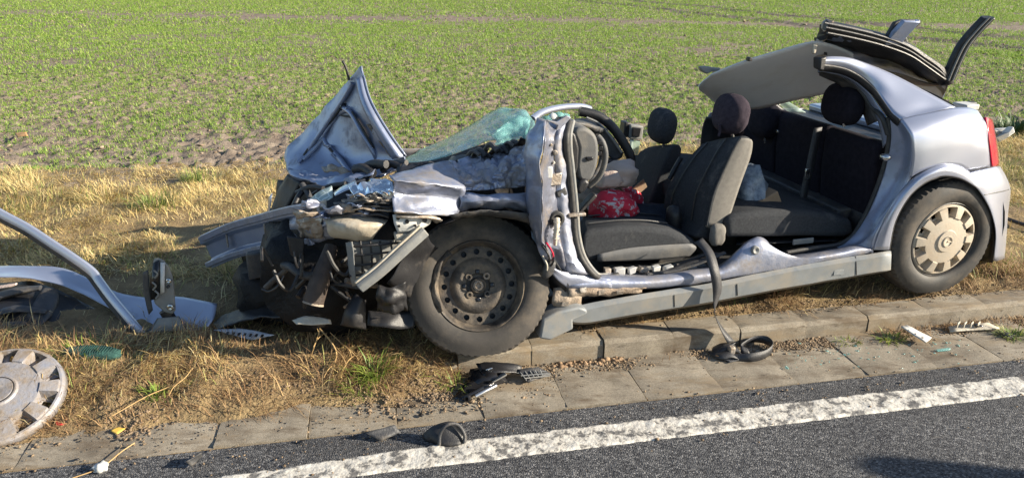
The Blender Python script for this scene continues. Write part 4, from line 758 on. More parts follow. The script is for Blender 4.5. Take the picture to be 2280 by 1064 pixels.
# ---- crushed nose: beam, lamp, brackets, radiator, shields
beam_path = [S(460, 556, 1.10), S(520, 531, .95), S(585, 514, .74), S(648, 500, .48), S(690, 495, .32)]
sec = [(-.012, -.10), (.02, -.10), (.02, -.066), (-.004, -.052), (-.004, .02), (.02, .036), (.02, .075), (-.012, .08), (-.03, .06), (-.03, -.08)]
beam = extr('bumper_beam', beam_path, sec, paint_in, car, res=5, bevel=0.003)
extr('beam_upper_lip', [p+EZ*.072-EV*.01 for p in beam_path], [(-.006, -.018), (.024, -.016), (.026, .016), (-.004, .02)], paint_scuffed, beam, res=5, bevel=0.003)
extr('beam_lower_lip', [p-EZ*.078-EV*.01 for p in beam_path], [(-.006, -.02), (.022, -.014), (.022, .012), (-.006, .014)], paint_scuffed, beam, res=5, bevel=0.003)
for x, y, v in ((506, 536, .98), (590, 512, .72)): box('beam_rib', S(x, y, v-.02), (EU, EV, EZ), (0.008, 0.02, 0.07), bare, beam, bevel=0.002)
sheet('crash_box', SS([[(640, 482, .5), (672, 470, .40), (704, 470, .28), (738, 478, .16)], [(644, 502, .42), (674, 500, .30), (708, 500, .20), (742, 504, .12)], [(648, 528, .46), (676, 534, .34), (708, 536, .26), (744, 532, .18)]]), paint_scuffed, car, n=6, m=6, amp=0.03, scale=11, seed=61, sharp=26)
sheet('crash_box_fold', SS([[(654, 474, .36), (690, 462, .28), (716, 458, .2)], [(662, 498, .28), (690, 492, .22), (716, 490, .14)], [(668, 530, .34), (694, 532, .26), (716, 532, .2)]]), bare, car, n=6, m=6, amp=0.04, scale=14, seed=63, sharp=26)
lathe('tow_eye', [(-.01, .02), (.014, .02), (.016, .012), (.0, .008)], S(716, 464, .12), -EV, whitep, car, n=18)
box('tow_eye_plate', S(712, 466, .13), (EU+EZ*.2, EV, EZ), (0.06, 0.012, 0.07), cream, car, bevel=0.01)
sheet('cream_air_duct', SS([[(722, 482, .10), (760, 478, .06), (805, 482, .03), (850, 486, .03), (864, 490, .05)], [(726, 500, .04), (760, 500, -.02), (802, 502, -.05), (840, 502, -.04), (856, 500, -.01)], [(730, 520, .06), (762, 520, .0), (800, 524, -.03), (832, 520, -.02), (846, 510, .01)], [(742, 530, .12), (768, 534, .08), (800, 536, .05), (828, 532, .04), (838, 520, .05)]]), cream, car, n=6, m=6, amp=0.012, scale=9, seed=65)
for i, (a, b, m_) in enumerate((((726, 470), (872, 462), rusty), ((738, 462), (874, 452), blackp), ((742, 452), (868, 444), darkp), ((720, 478), (866, 474), blackp), ((760, 446), (872, 438), rusty))):
    sheet('crushed_lamp_layer', SS([[(a[0], a[1], .10), ((a[0]+b[0])/2, (a[1]+b[1])/2-6, .05), (b[0], b[1], .02)], [(a[0]+4, a[1]+6, .06), ((a[0]+b[0])/2, (a[1]+b[1])/2+2, .0), (b[0], b[1]+9, -.02)]]), m_, car, n=7, m=3, amp=0.02, scale=15, seed=70+i, solid=0.006)
lamp_m2 = sheet('headlamp_lens', SS([[(739, 414, .22), (741, 440, .14)], [(706, 430, .22), (716, 452, .14)], [(672, 460, .24), (684, 466, .18)]]), lens_m, car, n=5, m=4, amp=0.006, seed=75, solid=0.004)
sheet('headlamp_reflector', SS([[(742, 430, .16), (764, 414, .18), (792, 402, .20)], [(746, 436, .10), (770, 426, .12), (796, 416, .14)]]), lampmirror, car, n=5, m=3, amp=0.008, seed=77)
sheet('crinkled_lamp_housing', SS([[(776, 418, .12), (812, 404, .12), (850, 398, .1), (876, 402, .06)], [(790, 440, .02), (820, 428, .0), (850, 422, .0), (878, 424, -.03)], [(800, 452, .03), (826, 446, .02), (856, 442, .0), (878, 444, -.02)]]), lampmirror, car, n=9, m=9, amp=0.03, scale=15, seed=79, sharp=20)
for i in range(7): tube('lamp_wire', [S(780+i*12, 440-i*2, .0), S(800+i*10, 432+(i % 3)*8, -.03), S(822+i*8, 446-i, .0)], 0.004, blackp if i % 2 else bare, car, n=6)
brk = sheet('mounting_bracket', SS([[(874, 478, -.03), (905, 476, -.03), (936, 480, -.02), (962, 486, .0)], [(878, 500, -.035), (906, 498, -.035), (934, 500, -.025), (956, 498, .0)], [(886, 518, -.02), (908, 516, -.02), (930, 514, -.01), (944, 506, .0)]]), whitep, car, n=4, m=4, amp=0.006, seed=81)
for x, y, r_ in ((906, 493, .008), (888, 503, .0055), (924, 502, .0055), (886, 486, .006), (946, 490, .009)): lathe('bracket_hole', [(.006, .0001), (.007, r_), (.0, r_*1.15)], S(x, y, -.035), -EV, blackg, brk, n=14)
tube('bracket_rod', [S(882, 481, -.04), S(914, 484, -.05), S(946, 483, -.045), S(978, 488, -.02)], 0.007, bare, car, n=8)
box('beige_mount', S(906, 524, .0), (EU, EV, EZ), (0.10, 0.05, 0.03), cream, car, bevel=0.008, jit=0.004, seed=1)
strut = [S(944, 512, -.02), S(900, 552, -.04), S(846, 602, -.05), S(800, 638, -.05)]
extr('bent_strut', strut, [(-.03, -.018), (.0, -.026), (.03, -.018), (.03, .012), (.02, .024), (-.02, .024), (-.03, .012)], greyp, car, res=5, bevel=0.004)
extr('strut_edge', [p+Vector((-.012, -.012, .022)) for p in strut], [(-.008, -.006), (.008, -.006), (.008, .006), (-.008, .006)], cream, car, res=5, bevel=0.002)
sheet('arch_front_liner', SS([[(950, 520, .03), (905, 570, .03), (860, 630, .03)], [(960, 540, .08), (925, 590, .08), (905, 660, .08)], [(985, 560, .16), (960, 620, .16), (950, 690, .16)]]), blackp, car, n=6, m=6, amp=0.02, seed=83)
sheet('liner_scrap', SS([[(842, 634, .0), (870, 640, -.02), (902, 626, .0)], [(838, 664, -.01), (870, 668, -.04), (906, 660, -.01)], [(840, 690, .02), (872, 694, .0), (908, 692, .02)]]), blackp, car, n=6, m=6, amp=0.035, scale=12, seed=85)
# radiator pack: plastic grid in front of a dark core
grid = empty('radiator_grid', CO); grid.parent = car; grid.location = (0, 0, 0); ORG[grid.name] = CO
for x0 in (784, 806, 828, 850, 874): tube('grid_bar', [S(x0-4, 536, .03), S(x0, 575, .02), S(x0+4-(x0-784)*.12, 628-(x0-784)*.55, .04)], 0.005, blackp, grid, n=6)
for y0 in (546, 566, 588, 610): tube('grid_bar', [S(778, y0+4, .03), S(825, y0, .01), S(894-(y0-546)*.7, y0-6, .03)], 0.005, blackp, grid, n=6)
sheet('radiator_core', SS([[(775, 538, .06), (830, 534, .06), (896, 536, .06)], [(780, 590, .06), (828, 590, .05), (858, 582, .06)], [(790, 636, .08), (812, 634, .08), (826, 626, .08)]]), greyp, car, n=8, m=8, amp=0.03, scale=14, seed=87)
sheet('left_radiator_side', SS([[(770, 540, .02), (784, 538, .0)], [(776, 590, .03), (790, 590, .0)], [(786, 636, .04), (796, 634, .02)]]), greyp, car, n=4, m=4, amp=0.01, seed=88)
tube('exhaust_downpipe', [S(738, 548, .2), S(728, 580, .16), S(712, 625, .12), S(698, 672, .10)], [.028, .034, .042, .044], brownpipe, car, n=14)
lathe('pipe_mouth', [(0, .044), (.008, .046), (.01, .034), (-.01, .03)], S(698, 673, .10), S(698, 680, .09)-S(712, 625, .12), rusty, car, n=18, up=EV)
tube('coolant_hose', [S(632, 590, .3), S(650, 596, .24), S(672, 612, .2), S(704, 612, .18), S(724, 584, .18), S(736, 552, .2)], 0.019, darkp, car, n=10)
tube('lower_hose', [S(592, 640, .4), S(618, 616, .35), S(644, 596, .3), S(660, 590, .28)], 0.014, darkp, car, n=8)
box('control_unit', S(572, 588, .55), (EU+EZ*.1, EV, EZ), (0.085, 0.05, 0.13), darkp, car, bevel=0.008)
box('fan_motor', S(664, 584, .45), (EU, EV, EZ+EU*.2), (0.10, 0.12, 0.10), darkp, car, bevel=0.02)
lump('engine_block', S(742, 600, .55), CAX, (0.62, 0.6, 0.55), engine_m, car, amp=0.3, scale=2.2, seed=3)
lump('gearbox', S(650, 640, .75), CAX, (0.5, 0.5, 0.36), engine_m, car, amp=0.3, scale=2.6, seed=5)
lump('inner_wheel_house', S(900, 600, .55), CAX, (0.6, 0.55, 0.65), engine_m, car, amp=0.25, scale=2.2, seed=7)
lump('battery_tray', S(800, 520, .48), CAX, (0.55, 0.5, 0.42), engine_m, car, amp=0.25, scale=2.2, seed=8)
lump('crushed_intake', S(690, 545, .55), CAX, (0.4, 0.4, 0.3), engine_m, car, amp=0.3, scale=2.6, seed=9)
rr_ = random.Random(33)
for i in range(14):
    x = rr_.uniform(580, 800); y = rr_.uniform(540, 700); v = rr_.uniform(.05, .4)
    a = S(x, y, v); b = S(x+rr_.uniform(-50, 50), y+rr_.uniform(-40, 40), v+rr_.uniform(-.06, .06)); c = S(x+rr_.uniform(-60, 60), y+rr_.uniform(-50, 50), v+rr_.uniform(-.1, .1))
    if min(b.z, c.z, a.z) < .1: continue
    tube('engine_hose', [a, b, c], rr_.choice((.006, .009, .013)), rr_.choice((blackp, blackp, darkp, rusty)), car, n=7)
for i in range(4):
    x = rr_.uniform(590, 880); y = rr_.uniform(545, 690); v = rr_.uniform(.25, .5)
    p = S(x, y, v)
    if p.z < .16: continue
    box('engine_bracket', p, (EU+EZ*rr_.uniform(-.6, .6), EV+EU*rr_.uniform(-.5, .5), EZ), (rr_.uniform(.04, .12), rr_.uniform(.02, .06), rr_.uniform(.03, .10)), rr_.choice((blackp, blackp, darkp)), car, bevel=0.006, jit=0.008, seed=i)
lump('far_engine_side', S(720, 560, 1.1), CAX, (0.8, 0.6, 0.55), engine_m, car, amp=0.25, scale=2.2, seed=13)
sheet('far_wing', [[W(u, 1.50, w) for u, w in ((-2.3, .66), (-2.5, .68), (-2.8, .72), (-3.15, .66))], [W(u, 1.62, w) for u, w in ((-2.3, .55), (-2.5, .56), (-2.8, .58), (-3.2, .55))], [W(u, 1.62, w) for u, w in ((-2.3, .3), (-2.4, .45), (-2.8, .55), (-3.25, .3))]], paint_scuffed, car, n=5, m=4, amp=.03, seed=3)
rt = random.Random(5)
for k in range(22):
    x = rt.uniform(640, 850); y = 474-(x-648)*.15+rt.uniform(-22, 30); v = .06+rt.uniform(-.06, .10)
    p = [S(x+rt.uniform(-4, 4), y, v), S(x+rt.uniform(14, 30), y+rt.uniform(-9, 7), v-rt.uniform(0, .05)), S(x+rt.uniform(34, 56), y+rt.uniform(-12, 9), v+rt.uniform(-.02, .04))]
    q = [S(x+rt.uniform(-4, 6), y+rt.uniform(7, 16), v+.02), S(x+rt.uniform(14, 30), y+rt.uniform(8, 17), v-.03), S(x+rt.uniform(30, 50), y+rt.uniform(6, 14), v+.03)]
    sheet('torn_metal', [p, q], rt.choice((paint_scuffed, paint_scuffed, paint_scuffed, bare, paint_in)), car, n=4, m=3, amp=.03, scale=18, seed=k, jag=.006, sharp=22)
for k in range(7):
    x = rt.uniform(575, 800); y = rt.uniform(535, 640); v = rt.uniform(.02, .25); dx = rt.uniform(-45, 45)
    pts_ = [S(x, y, v), S(x+dx*.4, y+rt.uniform(15, 45), v-.02), S(x+dx, y+rt.uniform(20, 60), v), S(x+dx*1.5, y+rt.uniform(0, 40), v+.03)]
    if min(p.z for p in pts_) < .13: continue
    tube('loose_wire', pts_, rt.choice((.004, .005, .008)), rt.choice((darkp, blackp, blackp, rubber)), car, n=6)
sheet('splash_shield', SS([[(790, 650, .1), (806, 664, .06), (816, 668, .08)], [(768, 690, .06), (790, 700, .02), (815, 706, .04)], [(756, 724, .06), (786, 730, .02), (816, 734, .04)]]), blackp, car, n=5, m=5, amp=0.02, seed=89)
sheet('under_tray', SS([[(820, 690, .1), (870, 696, .1), (930, 690, .1)], [(818, 724, .06), (870, 732, .04), (920, 730, .06)]]), blackp, car, n=6, m=5, amp=0.03, seed=91)
sheet('beige_splinter', SS([[(650, 712, .16), (690, 704, .14), (736, 712, .12)], [(660, 720, .12), (694, 722, .10), (738, 722, .1)]]), cream, car, n=6, m=4, amp=0.015, scale=14, seed=93)
sheet('lower_apron', SS([[(470, 716, .70), (520, 694, .64), (570, 676, .58), (612, 668, .5)], [(476, 724, .60), (524, 706, .54), (574, 694, .48), (622, 690, .4)], [(484, 732, .5), (530, 716, .46), (580, 706, .4), (650, 706, .3)]]), blackp, car, n=6, m=5, amp=0.02, seed=95, solid=0.006)

# ---- dashboard side, far windscreen pillar, steering wheel, airbag
prof('dashboard_end', [(1276, 292), (1302, 284), (1326, 300), (1334, 330), (1330, 372), (1316, 402), (1292, 404), (1284, 370), (1288, 330)], 0.22, 0.50, dash_m, car, bevel=0.02, smooth_pts=3)
prof('dashboard_hole', [(1306, 350), (1320, 350), (1322, 356), (1312, 360), (1306, 357)], 0.21, 0.23, blackg, car, bevel=0.004)
prof('dashboard_dark_side', [(1272, 292), (1282, 300), (1290, 330), (1288, 372), (1280, 400), (1272, 380), (1270, 330)], 0.19, 0.30, blackp, car, bevel=0.01)
prof('column_cowl', [(1290, 404), (1306, 398), (1316, 408), (1306, 424), (1292, 436), (1282, 424)], 0.20, 0.42, blackp, car, bevel=0.015)
sheet('dashboard_top', SS([[(1230, 300, .35), (1280, 278, .4), (1330, 290, .45)], [(1240, 290, .8), (1290, 270, .85), (1345, 290, .9)], [(1250, 285, 1.3), (1300, 268, 1.3), (1350, 290, 1.3)]]), darkp, car, n=4, m=4, amp=0.02, seed=9, solid=0.02)
tube('column_trim', [S(1331, 304, .30), S(1342, 318, .28), S(1348, 344, .28), S(1343, 374, .29), S(1330, 398, .31), S(1312, 414, .33)], 0.014, dash_m, car, n=10)
tube('column_trim_edge', [S(1331, 304, .30), S(1337, 312, .45), S(1340, 340, .58), S(1335, 372, .55), S(1312, 414, .33)], 0.014, darkp, car, n=10)
for x, y in ((1334, 318), (1337, 330), (1335, 342)): box('column_switch', S(x, y, .27), CAX, (0.02, 0.012, 0.018), blackg, car, bevel=0.003)
tube('far_screen_pillar', [S(1184, 266, .9), S(1208, 250, 1.0), S(1246, 240, 1.1), S(1290, 237, 1.2), S(1312, 242, 1.25)], 0.022, paint, car, n=10, flat=0.8)
tube('steering_wheel_rim', [S(1290, 248, 1.1), S(1330, 258, 1.08), S(1362, 282, 1.05), S(1388, 318, 1.02), S(1404, 350, 1.0), S(1398, 370, 1.0), S(1372, 366, 1.0), S(1346, 360, 1.0)], 0.028, blackp, car, n=10)
sheet('steering_wheel_pad', SS([[(1296, 262, 1.1), (1330, 272, 1.08), (1360, 300, 1.05), (1388, 340, 1.02)], [(1310, 282, 1.08), (1335, 300, 1.06), (1358, 326, 1.04), (1382, 352, 1.02)], [(1330, 318, 1.06), (1342, 330, 1.05), (1354, 346, 1.04), (1366, 358, 1.02)]]), darkp, car, n=4, m=4, solid=0.02)
tube('trim_highlight', [S(1306, 262, 1.06), S(1334, 276, 1.04), S(1362, 308, 1.01), S(1384, 340, .99)], 0.007, greyp, car, n=6)
for i, (x, y) in enumerate(((1216, 268), (1230, 262), (1244, 258), (1238, 268), (1256, 262))): lump('pillar_foam', S(x, y, .5), CAX, (0.05, 0.05, 0.04), whitep if i % 2 else wind_m, car, amp=0.4, seed=i, res=2)
airb = lump('deflated_airbag', S(1378, 386, .80), (EU+EZ*.1, EV, EZ), (0.19, 0.22, 0.12), airbag_m, car, amp=0.35, scale=1.8, seed=6)
lump('airbag_fold', S(1352, 400, .74), (EU, EV, EZ+EU*.2), (0.13, 0.15, 0.10), airbag_m, airb, amp=0.35, scale=2.2, seed=9)
prof('far_pillar_stub', [(1392, 272), (1406, 274), (1400, 306), (1388, 308)], 1.42, 1.50, blackp, car, bevel=0.01)
prof('far_pillar_bracket', [(1404, 278), (1434, 282), (1430, 312), (1402, 310)], 1.40, 1.46, greyp, car, bevel=0.008)
prof('bracket_recess', [(1410, 284), (1428, 286), (1424, 306), (1408, 304)], 1.39, 1.405, blackg, car, bevel=0.004)
prof('far_pillar_glass', [(1406, 314), (1426, 316), (1420, 350), (1402, 352)], 1.42, 1.44, pale_glass, car, bevel=0.003)
prof('far_footwell', [(1300, 440), (1345, 412), (1400, 410), (1420, 470), (1330, 500), (1300, 490)], 1.0, 1.04, rusty, car, bevel=0.01)
lump('carpet_fold', S(1330, 440, .8), CAX, (0.3, 0.3, 0.12), rusty, car, amp=0.3, seed=12)
box('pedal', S(1302, 455, .35), (EU+EZ, EV, EZ-EU), (0.14, 0.05, 0.02), blackp, car, bevel=0.006)
tube('handbrake', [S(1516, 352, .78), S(1500, 380, .76), S(1490, 400, .75)], 0.014, blackp, car, n=8)

# ---- seats
def loft2(name, near, far, v0, v1, mat, parent, bevel=0.03, seg=4, rings=3, bulge=0.0):
    A = [UV(x, y, v0) for x, y in near]; B = [UV(x, y, v1) for x, y in far]; n = len(A); V = []; k = rings+1
    for i in range(k+1):
        t = i/k; b = 1+bulge*math.sin(math.pi*t)
        c = [((1-t)*a[0]+t*q[0], (1-t)*a[1]+t*q[1]) for a, q in zip(A, B)]; cu = sum(p[0] for p in c)/n; cw = sum(p[1] for p in c)/n
        V += [W(cu+(p[0]-cu)*b, v0+(v1-v0)*t, cw+(p[1]-cw)*b) for p in c]
    Fc = [tuple(range(n)), tuple((k)*n+j for j in range(n-1, -1, -1))]+[(i*n+j, (i+1)*n+j, (i+1)*n+(j+1) % n, i*n+(j+1) % n) for i in range(k) for j in range(n)]
    ob = mk(name, V, Fc, mat, parent, bevel=bevel, seg=seg, sharp=60)
    bm = bmesh.new(); bm.from_mesh(ob.data); bmesh.ops.recalc_face_normals(bm, faces=bm.faces); bm.to_mesh(ob.data); bm.free(); return ob
def part_empty(name, parent):
    e = bpy.data.objects.new(name, None); COL.objects.link(e); e.parent = parent; e.empty_display_size = 0.1; ORG[e.name] = CO; return e
dseat = part_empty('driver_seat', car)
loft2('backrest', [(1545, 528), (1570, 500), (1584, 436), (1604, 387), (1630, 332), (1645, 306), (1660, 301), (1675, 308), (1678, 320), (1672, 350), (1650, 412), (1626, 494), (1606, 540)],
      [(1470, 505), (1474, 470), (1478, 430), (1500, 390), (1530, 352), (1560, 322), (1576, 316), (1590, 322), (1592, 334), (1585, 360), (1565, 415), (1545, 480), (1530, 520)], 0.24, 0.66, fab, dseat, bevel=0.035, seg=4, bulge=0.03)
tube('bolster_piping', [S(1573, 502, .228), S(1587, 436, .228), S(1607, 387, .228), S(1633, 332, .228), S(1650, 306, .232)], .005, fab, dseat, n=6)
sheet('side_panel', SS([[(1571, 504, .232), (1586, 436, .232), (1606, 387, .232), (1632, 333, .232), (1649, 308, .234)], [(1596, 512, .226), (1610, 446, .226), (1628, 394, .226), (1650, 338, .226), (1662, 308, .23)], [(1618, 500, .232), (1647, 414, .232), (1670, 350, .232), (1675, 320, .236), (1672, 311, .24)]]), fabside, dseat, n=5, m=4, solid=0.006)
loft2('cushion', [(1293, 520), (1310, 512), (1384, 504), (1446, 505), (1494, 512), (1545, 536), (1556, 552), (1530, 572), (1440, 582), (1360, 584), (1302, 582), (1290, 560)],
      [(1292, 486), (1308, 480), (1370, 474), (1420, 474), (1460, 478), (1500, 494), (1508, 508), (1490, 526), (1400, 532), (1340, 534), (1298, 532), (1288, 515)], 0.22, 0.66, fab, dseat, bevel=0.03, seg=4, bulge=0.04)
sheet('cushion_side_trim', SS([[(1330, 566, .212), (1400, 552, .212), (1480, 545, .212), (1540, 542, .212)], [(1330, 574, .205), (1400, 564, .205), (1480, 558, .205), (1550, 552, .205)], [(1330, 582, .212), (1400, 580, .212), (1480, 576, .212), (1535, 570, .212)]]), dash_m, dseat, n=5, m=4, solid=0.006)
_bn = [(1570, 500), (1584, 436), (1604, 387), (1630, 332), (1645, 306)]; _bf = [(1474, 470), (1478, 430), (1500, 390), (1530, 352), (1560, 322)]
def seam(nm, near, far, v0, v1, t, off, parent):
    P = []
    for (x, y), (p, q) in zip(near, far):
        a1 = UV(x, y, v0); a2 = UV(p, q, v1); P.append(W(a1[0]*(1-t)+a2[0]*t+off[0], v0+(v1-v0)*t, a1[1]*(1-t)+a2[1]*t+off[1]))
    tube(nm, P, .0045, blackp, parent, n=6)
for t_ in (.26, .74): seam('seam', _bn, _bf, .24, .66, t_, (-.012, .002), dseat)
for t_ in (.24, .76): seam('seam', [(1310, 512), (1384, 504), (1446, 505), (1494, 512)], [(1308, 480), (1370, 474), (1420, 474), (1460, 478)], .22, .66, t_, (0, .014), dseat)
lump('recliner_cover', S(1597, 522, .20), (EU, EV, EZ), (0.075, 0.05, 0.11), fabside, dseat, amp=0.12, seed=3, sq=3.5)
lump('recliner_wheel', S(1500, 486, .42), (EU, EV, EZ), (0.07, 0.09, 0.13), blackp, dseat, amp=0.2, seed=5)
hr = lump('headrest', S(1627, 254, .42), (EU+EZ*-.15, EV, EZ+EU*.15), (0.135, 0.235, 0.20), plum, dseat, amp=0.03, sq=2.5, seed=1, res=4)
for d in (-.06, .06): tube('headrest_post', [S(1627, 285, .42+d), S(1632, 306, .42+d), S(1636, 325, .42+d)], 0.008, steel, dseat, n=8)
for x, v in ((1602, .38), (1652, .38)): tube('head_cover_tie', [S(x, 278, v), S(x+1, 292, v), S(x-2, 303, v)], 0.012, plum, hr, n=6, flat=0.4)
pseat = part_empty('passenger_seat', car)
loft2('backrest', [(1440, 470), (1450, 440), (1462, 405), (1476, 370), (1490, 336), (1502, 322), (1512, 321), (1519, 330), (1516, 350), (1502, 395), (1486, 440), (1474, 478)],
      [(1378, 450), (1386, 425), (1396, 394), (1406, 364), (1424, 338), (1442, 328), (1454, 328), (1464, 338), (1460, 356), (1448, 392), (1436, 430), (1428, 456)], 0.90, 1.34, fab, pseat, bevel=0.035, seg=4, bulge=0.03)
loft2('cushion', [(1330, 486), (1350, 474), (1410, 470), (1450, 476), (1462, 492), (1440, 506), (1340, 508)], [(1325, 464), (1345, 452), (1390, 448), (1425, 454), (1434, 466), (1410, 478), (1330, 482)], 0.88, 1.34, fab, pseat, bevel=0.03, seg=3)
lump('headrest', S(1474, 280, 1.10), (EU-EZ*.15, EV, EZ+EU*.15), (0.12, 0.25, 0.205), fab, pseat, amp=0.02, sq=2.6, seed=2, res=4)
for d in (-.06, .06): tube('headrest_post', [S(1475, 306, 1.10+d), S(1478, 330, 1.10+d)], 0.008, steel, pseat, n=8)
rseat = part_empty('rear_seat', car)
prof('cushion', [(1616, 490), (1640, 478), (1690, 471), (1759, 468), (1815, 471), (1850, 478), (1900, 490), (1905, 522), (1880, 530), (1791, 528), (1700, 530), (1618, 532)], 0.19, 1.45, fab, rseat, bevel=0.03, seg=4)
b0 = UV(1800, 475, .62); b1 = UV(1826, 282, .62)
for i, (v0, v1) in enumerate(((.17, .58), (.585, 1.02), (1.025, 1.44))):
    prism('backrest', [(b0[0], b0[1]-.05), (b0[0]+.02, b0[1]+.10), ((b0[0]+b1[0])/2, (b0[1]+b1[1])/2+.05), (b1[0], b1[1]-.02), (b1[0]+.03, b1[1]+.01), (b1[0]+.10, b1[1]), (b1[0]+.13, b1[1]-.06), (b0[0]+.22, b0[1]-.05)], v0, v1, navy, rseat, bevel=0.03, seg=4)
for (x, y, v, k) in ((1877, 232, .42, 1), (1702, 268, 1.14, 2)):
    lump('headrest', S(x, y, v), (EU-EZ*.12, EV, EZ+EU*.12), (0.13, 0.27, 0.215), navy, rseat, amp=0.03, sq=2.6, seed=k, res=4)
    for d in (-.07, .07): tube('headrest_post', [S(x, y+30, v+d), S(x+2, y+50, v+d)], 0.007, steel, rseat, n=8)
bw = (EV*.9+EU*.3).normalized()
ribbon('rear_belt', [(S(1822, 284, .60), EU), (S(1812, 330, .58), EU), (S(1800, 388, .56), EU), (S(1790, 430, .55), EU), (S(1786, 466, .54), EU)], 0.05, 0.003, webbing, car)
box('belt_tongue', S(1798, 388, .535), (EU+EZ*.1, EV, EZ), (0.035, 0.01, 0.07), steel, car, bevel=0.004)
box('tongue_slot', S(1798, 384, .527), (EU+EZ*.1, EV, EZ), (0.018, 0.008, 0.02), blackg, car, bevel=0.002)
for (x, y, v) in ((1736, 292, 1.0), (1718, 300, 1.05), (1728, 286, 1.1)): box('seat_latch', S(x, y, v), CAX, (0.05, 0.03, 0.02), steel, car, bevel=0.004)
sheet('rear_carpet', SS([[(1640, 545, .2), (1760, 540, .2), (1880, 536, .2)], [(1640, 528, .3), (1760, 526, .3), (1880, 522, .3)]]), blackp, car, n=4, m=3)
box('carpet_tab', S(1788, 537, .17), CAX, (0.12, 0.01, 0.03), greyp, car, bevel=0.004)

# ---- seat belt hanging out over the sill
belt = ribbon('hanging_belt', [(S(1555, 535, .10), EU*.9+EZ*.4), (S(1578, 562, .02), EU), (S(1590, 600, -.045), EU), (S(1597, 640, -.06), EU), (S(1594, 672, -.06), EU*.8+EV*.5), (S(1592, 700, -.06), EU*.35+EV*.8), (S(1606, 730, -.07), EU*.5+EV*.7), (S(1628, 762, -.10), EU*.9+EV*.2)], 0.048, 0.003, webbing, car, res=7)
gp_ = G(1640, 790, .0)
def bl(x, y, z, d): return (G(x, y, z), d)
ribbon('belt_loop', [bl(1632, 768, .05, ES*.6+EZ*.6), bl(1610, 780, .03, ET*.8+EZ*.4), bl(1592, 788, .016, ET+EZ*.15), bl(1612, 796, .012, ET+EZ*.1), bl(1640, 796, .014, ET*.6+EZ*.6), bl(1672, 796, .022, EZ+ET*.2), bl(1704, 788, .026, EZ), bl(1720, 772, .03, EZ), bl(1706, 757, .034, EZ-ET*.1), bl(1678, 755, .034, EZ*.9-ET*.3), bl(1658, 764, .03, EZ*.8-ET*.3), bl(1650, 778, .024, EZ+ET*.3), bl(1668, 784, .018, ET*.7+EZ*.5)], 0.044, 0.003, webbing, belt, res=6)
ribbon('belt_fold', [bl(1578, 786, .008, ET), bl(1600, 792, .02, ET+EZ*.2), bl(1626, 788, .03, ET+EZ*.3), bl(1640, 796, .012, ET), bl(1618, 802, .006, ET)], 0.044, 0.003, webbing, belt, res=6)
ribbon('belt_fold', [bl(1586, 776, .01, ET*.6+ES*.4), bl(1612, 772, .035, ET+EZ*.4), bl(1640, 776, .03, ET+EZ*.4), bl(1652, 790, .01, ET)], 0.044, 0.003, webbing, belt, res=6)
box('belt_buckle', G(1628, 782, .03), (ES, ET, EZ), (0.03, 0.03, 0.055), bare, belt, bevel=0.006)

# ---- peeled roof resting on the rear pillars
sheet('hanging_headliner', SS([
    [(1584, 166, .55), (1648, 140, .48), (1735, 113, .42), (1806, 94, .38), (1850, 100, .42), (1900, 120, .46)],
    [(1555, 194, .72), (1640, 176, .64), (1730, 152, .58), (1806, 130, .54), (1850, 132, .56), (1900, 148, .58)],
    [(1572, 211, .88), (1640, 212, .82), (1735, 192, .76), (1812, 172, .72), (1855, 168, .72), (1897, 172, .74)],
    [(1594, 230, 1.02), (1668, 244, .96), (1748, 228, .90), (1820, 212, .88), (1865, 203, .86), (1897, 195, .86)]]), liner, car, n=5, m=5, amp=0.004, scale=3, seed=5, solid=0.008)
prof('sun_visor_mount', [(1558, 150), (1572, 148), (1590, 151), (1608, 153), (1600, 159), (1586, 160), (1576, 166), (1564, 160)], 0.58, 0.61, greyp, car, bevel=0.008)
box('visor_clip', S(1668, 132, .46), CAX, (0.02, 0.03, 0.02), blackp, car, bevel=0.004)
railn = [(1838, 60, .34), (1897, 72, .33), (1960, 88, .32), (2020, 110, .31), (2060, 136, .31), (2094, 160, .31), (2110, 180, .31)]
sheet('roof_skin', SS([railn, [(x-6, y+22, v+.10) for x, y, v in railn], [(x-14, y+50-8*(i > 4), v+.28) for i, (x, y, v) in enumerate(railn)], [(x-20, y+76-16*(i > 3)-18*(i > 5), v+.50) for i, (x, y, v) in enumerate(railn)]]), paint_in, car, n=5, m=5, amp=0.02, scale=5, seed=15, solid=0.008)
sheet('roof_lining_dark', SS([[(x+2, y+6, v+.005) for x, y, v in railn], [(x-4, y+22, v+.08) for x, y, v in railn], [(x-10, y+38-5*(i > 4), v+.16) for i, (x, y, v) in enumerate(railn)]]), blackp, car, n=5, m=4, amp=0.012, scale=7, seed=16, solid=0.006)
extr('roof_rail', [S(x, y-3, v) for x, y, v in railn], [(-.02, -.022), (.014, -.024), (.024, -.006), (.018, .016), (-.008, .026), (-.024, .008)], blackp, car, res=4, bevel=0.003)
for d, r_, m_ in ((-8, .006, darkp), (2, .005, darkp), (14, .006, blackp)): tube('rail_seal', [S(x+d*.3, y+d, v-.026) for x, y, v in railn[:-1]]+[S(2108, 178, .30)], r_, m_, car, n=6)
for i in range(7):
    y0 = 56+i*10; box('torn_roof_edge', S(1838-i*2.6+(i % 2)*4, y0, .36+i*.03), (EU+EZ*(.4-(i % 3)*.4), EV, EZ), (0.035+.012*(i % 2), 0.05, 0.04), blackp if i % 3 else bare, car, bevel=0.004, jit=0.014, seed=i+60)
box('foam_scrap', S(1812, 108, .37), (EU, EV, EZ), (0.02, 0.02, 0.05), cream, car, bevel=0.005, jit=0.006, seed=2)
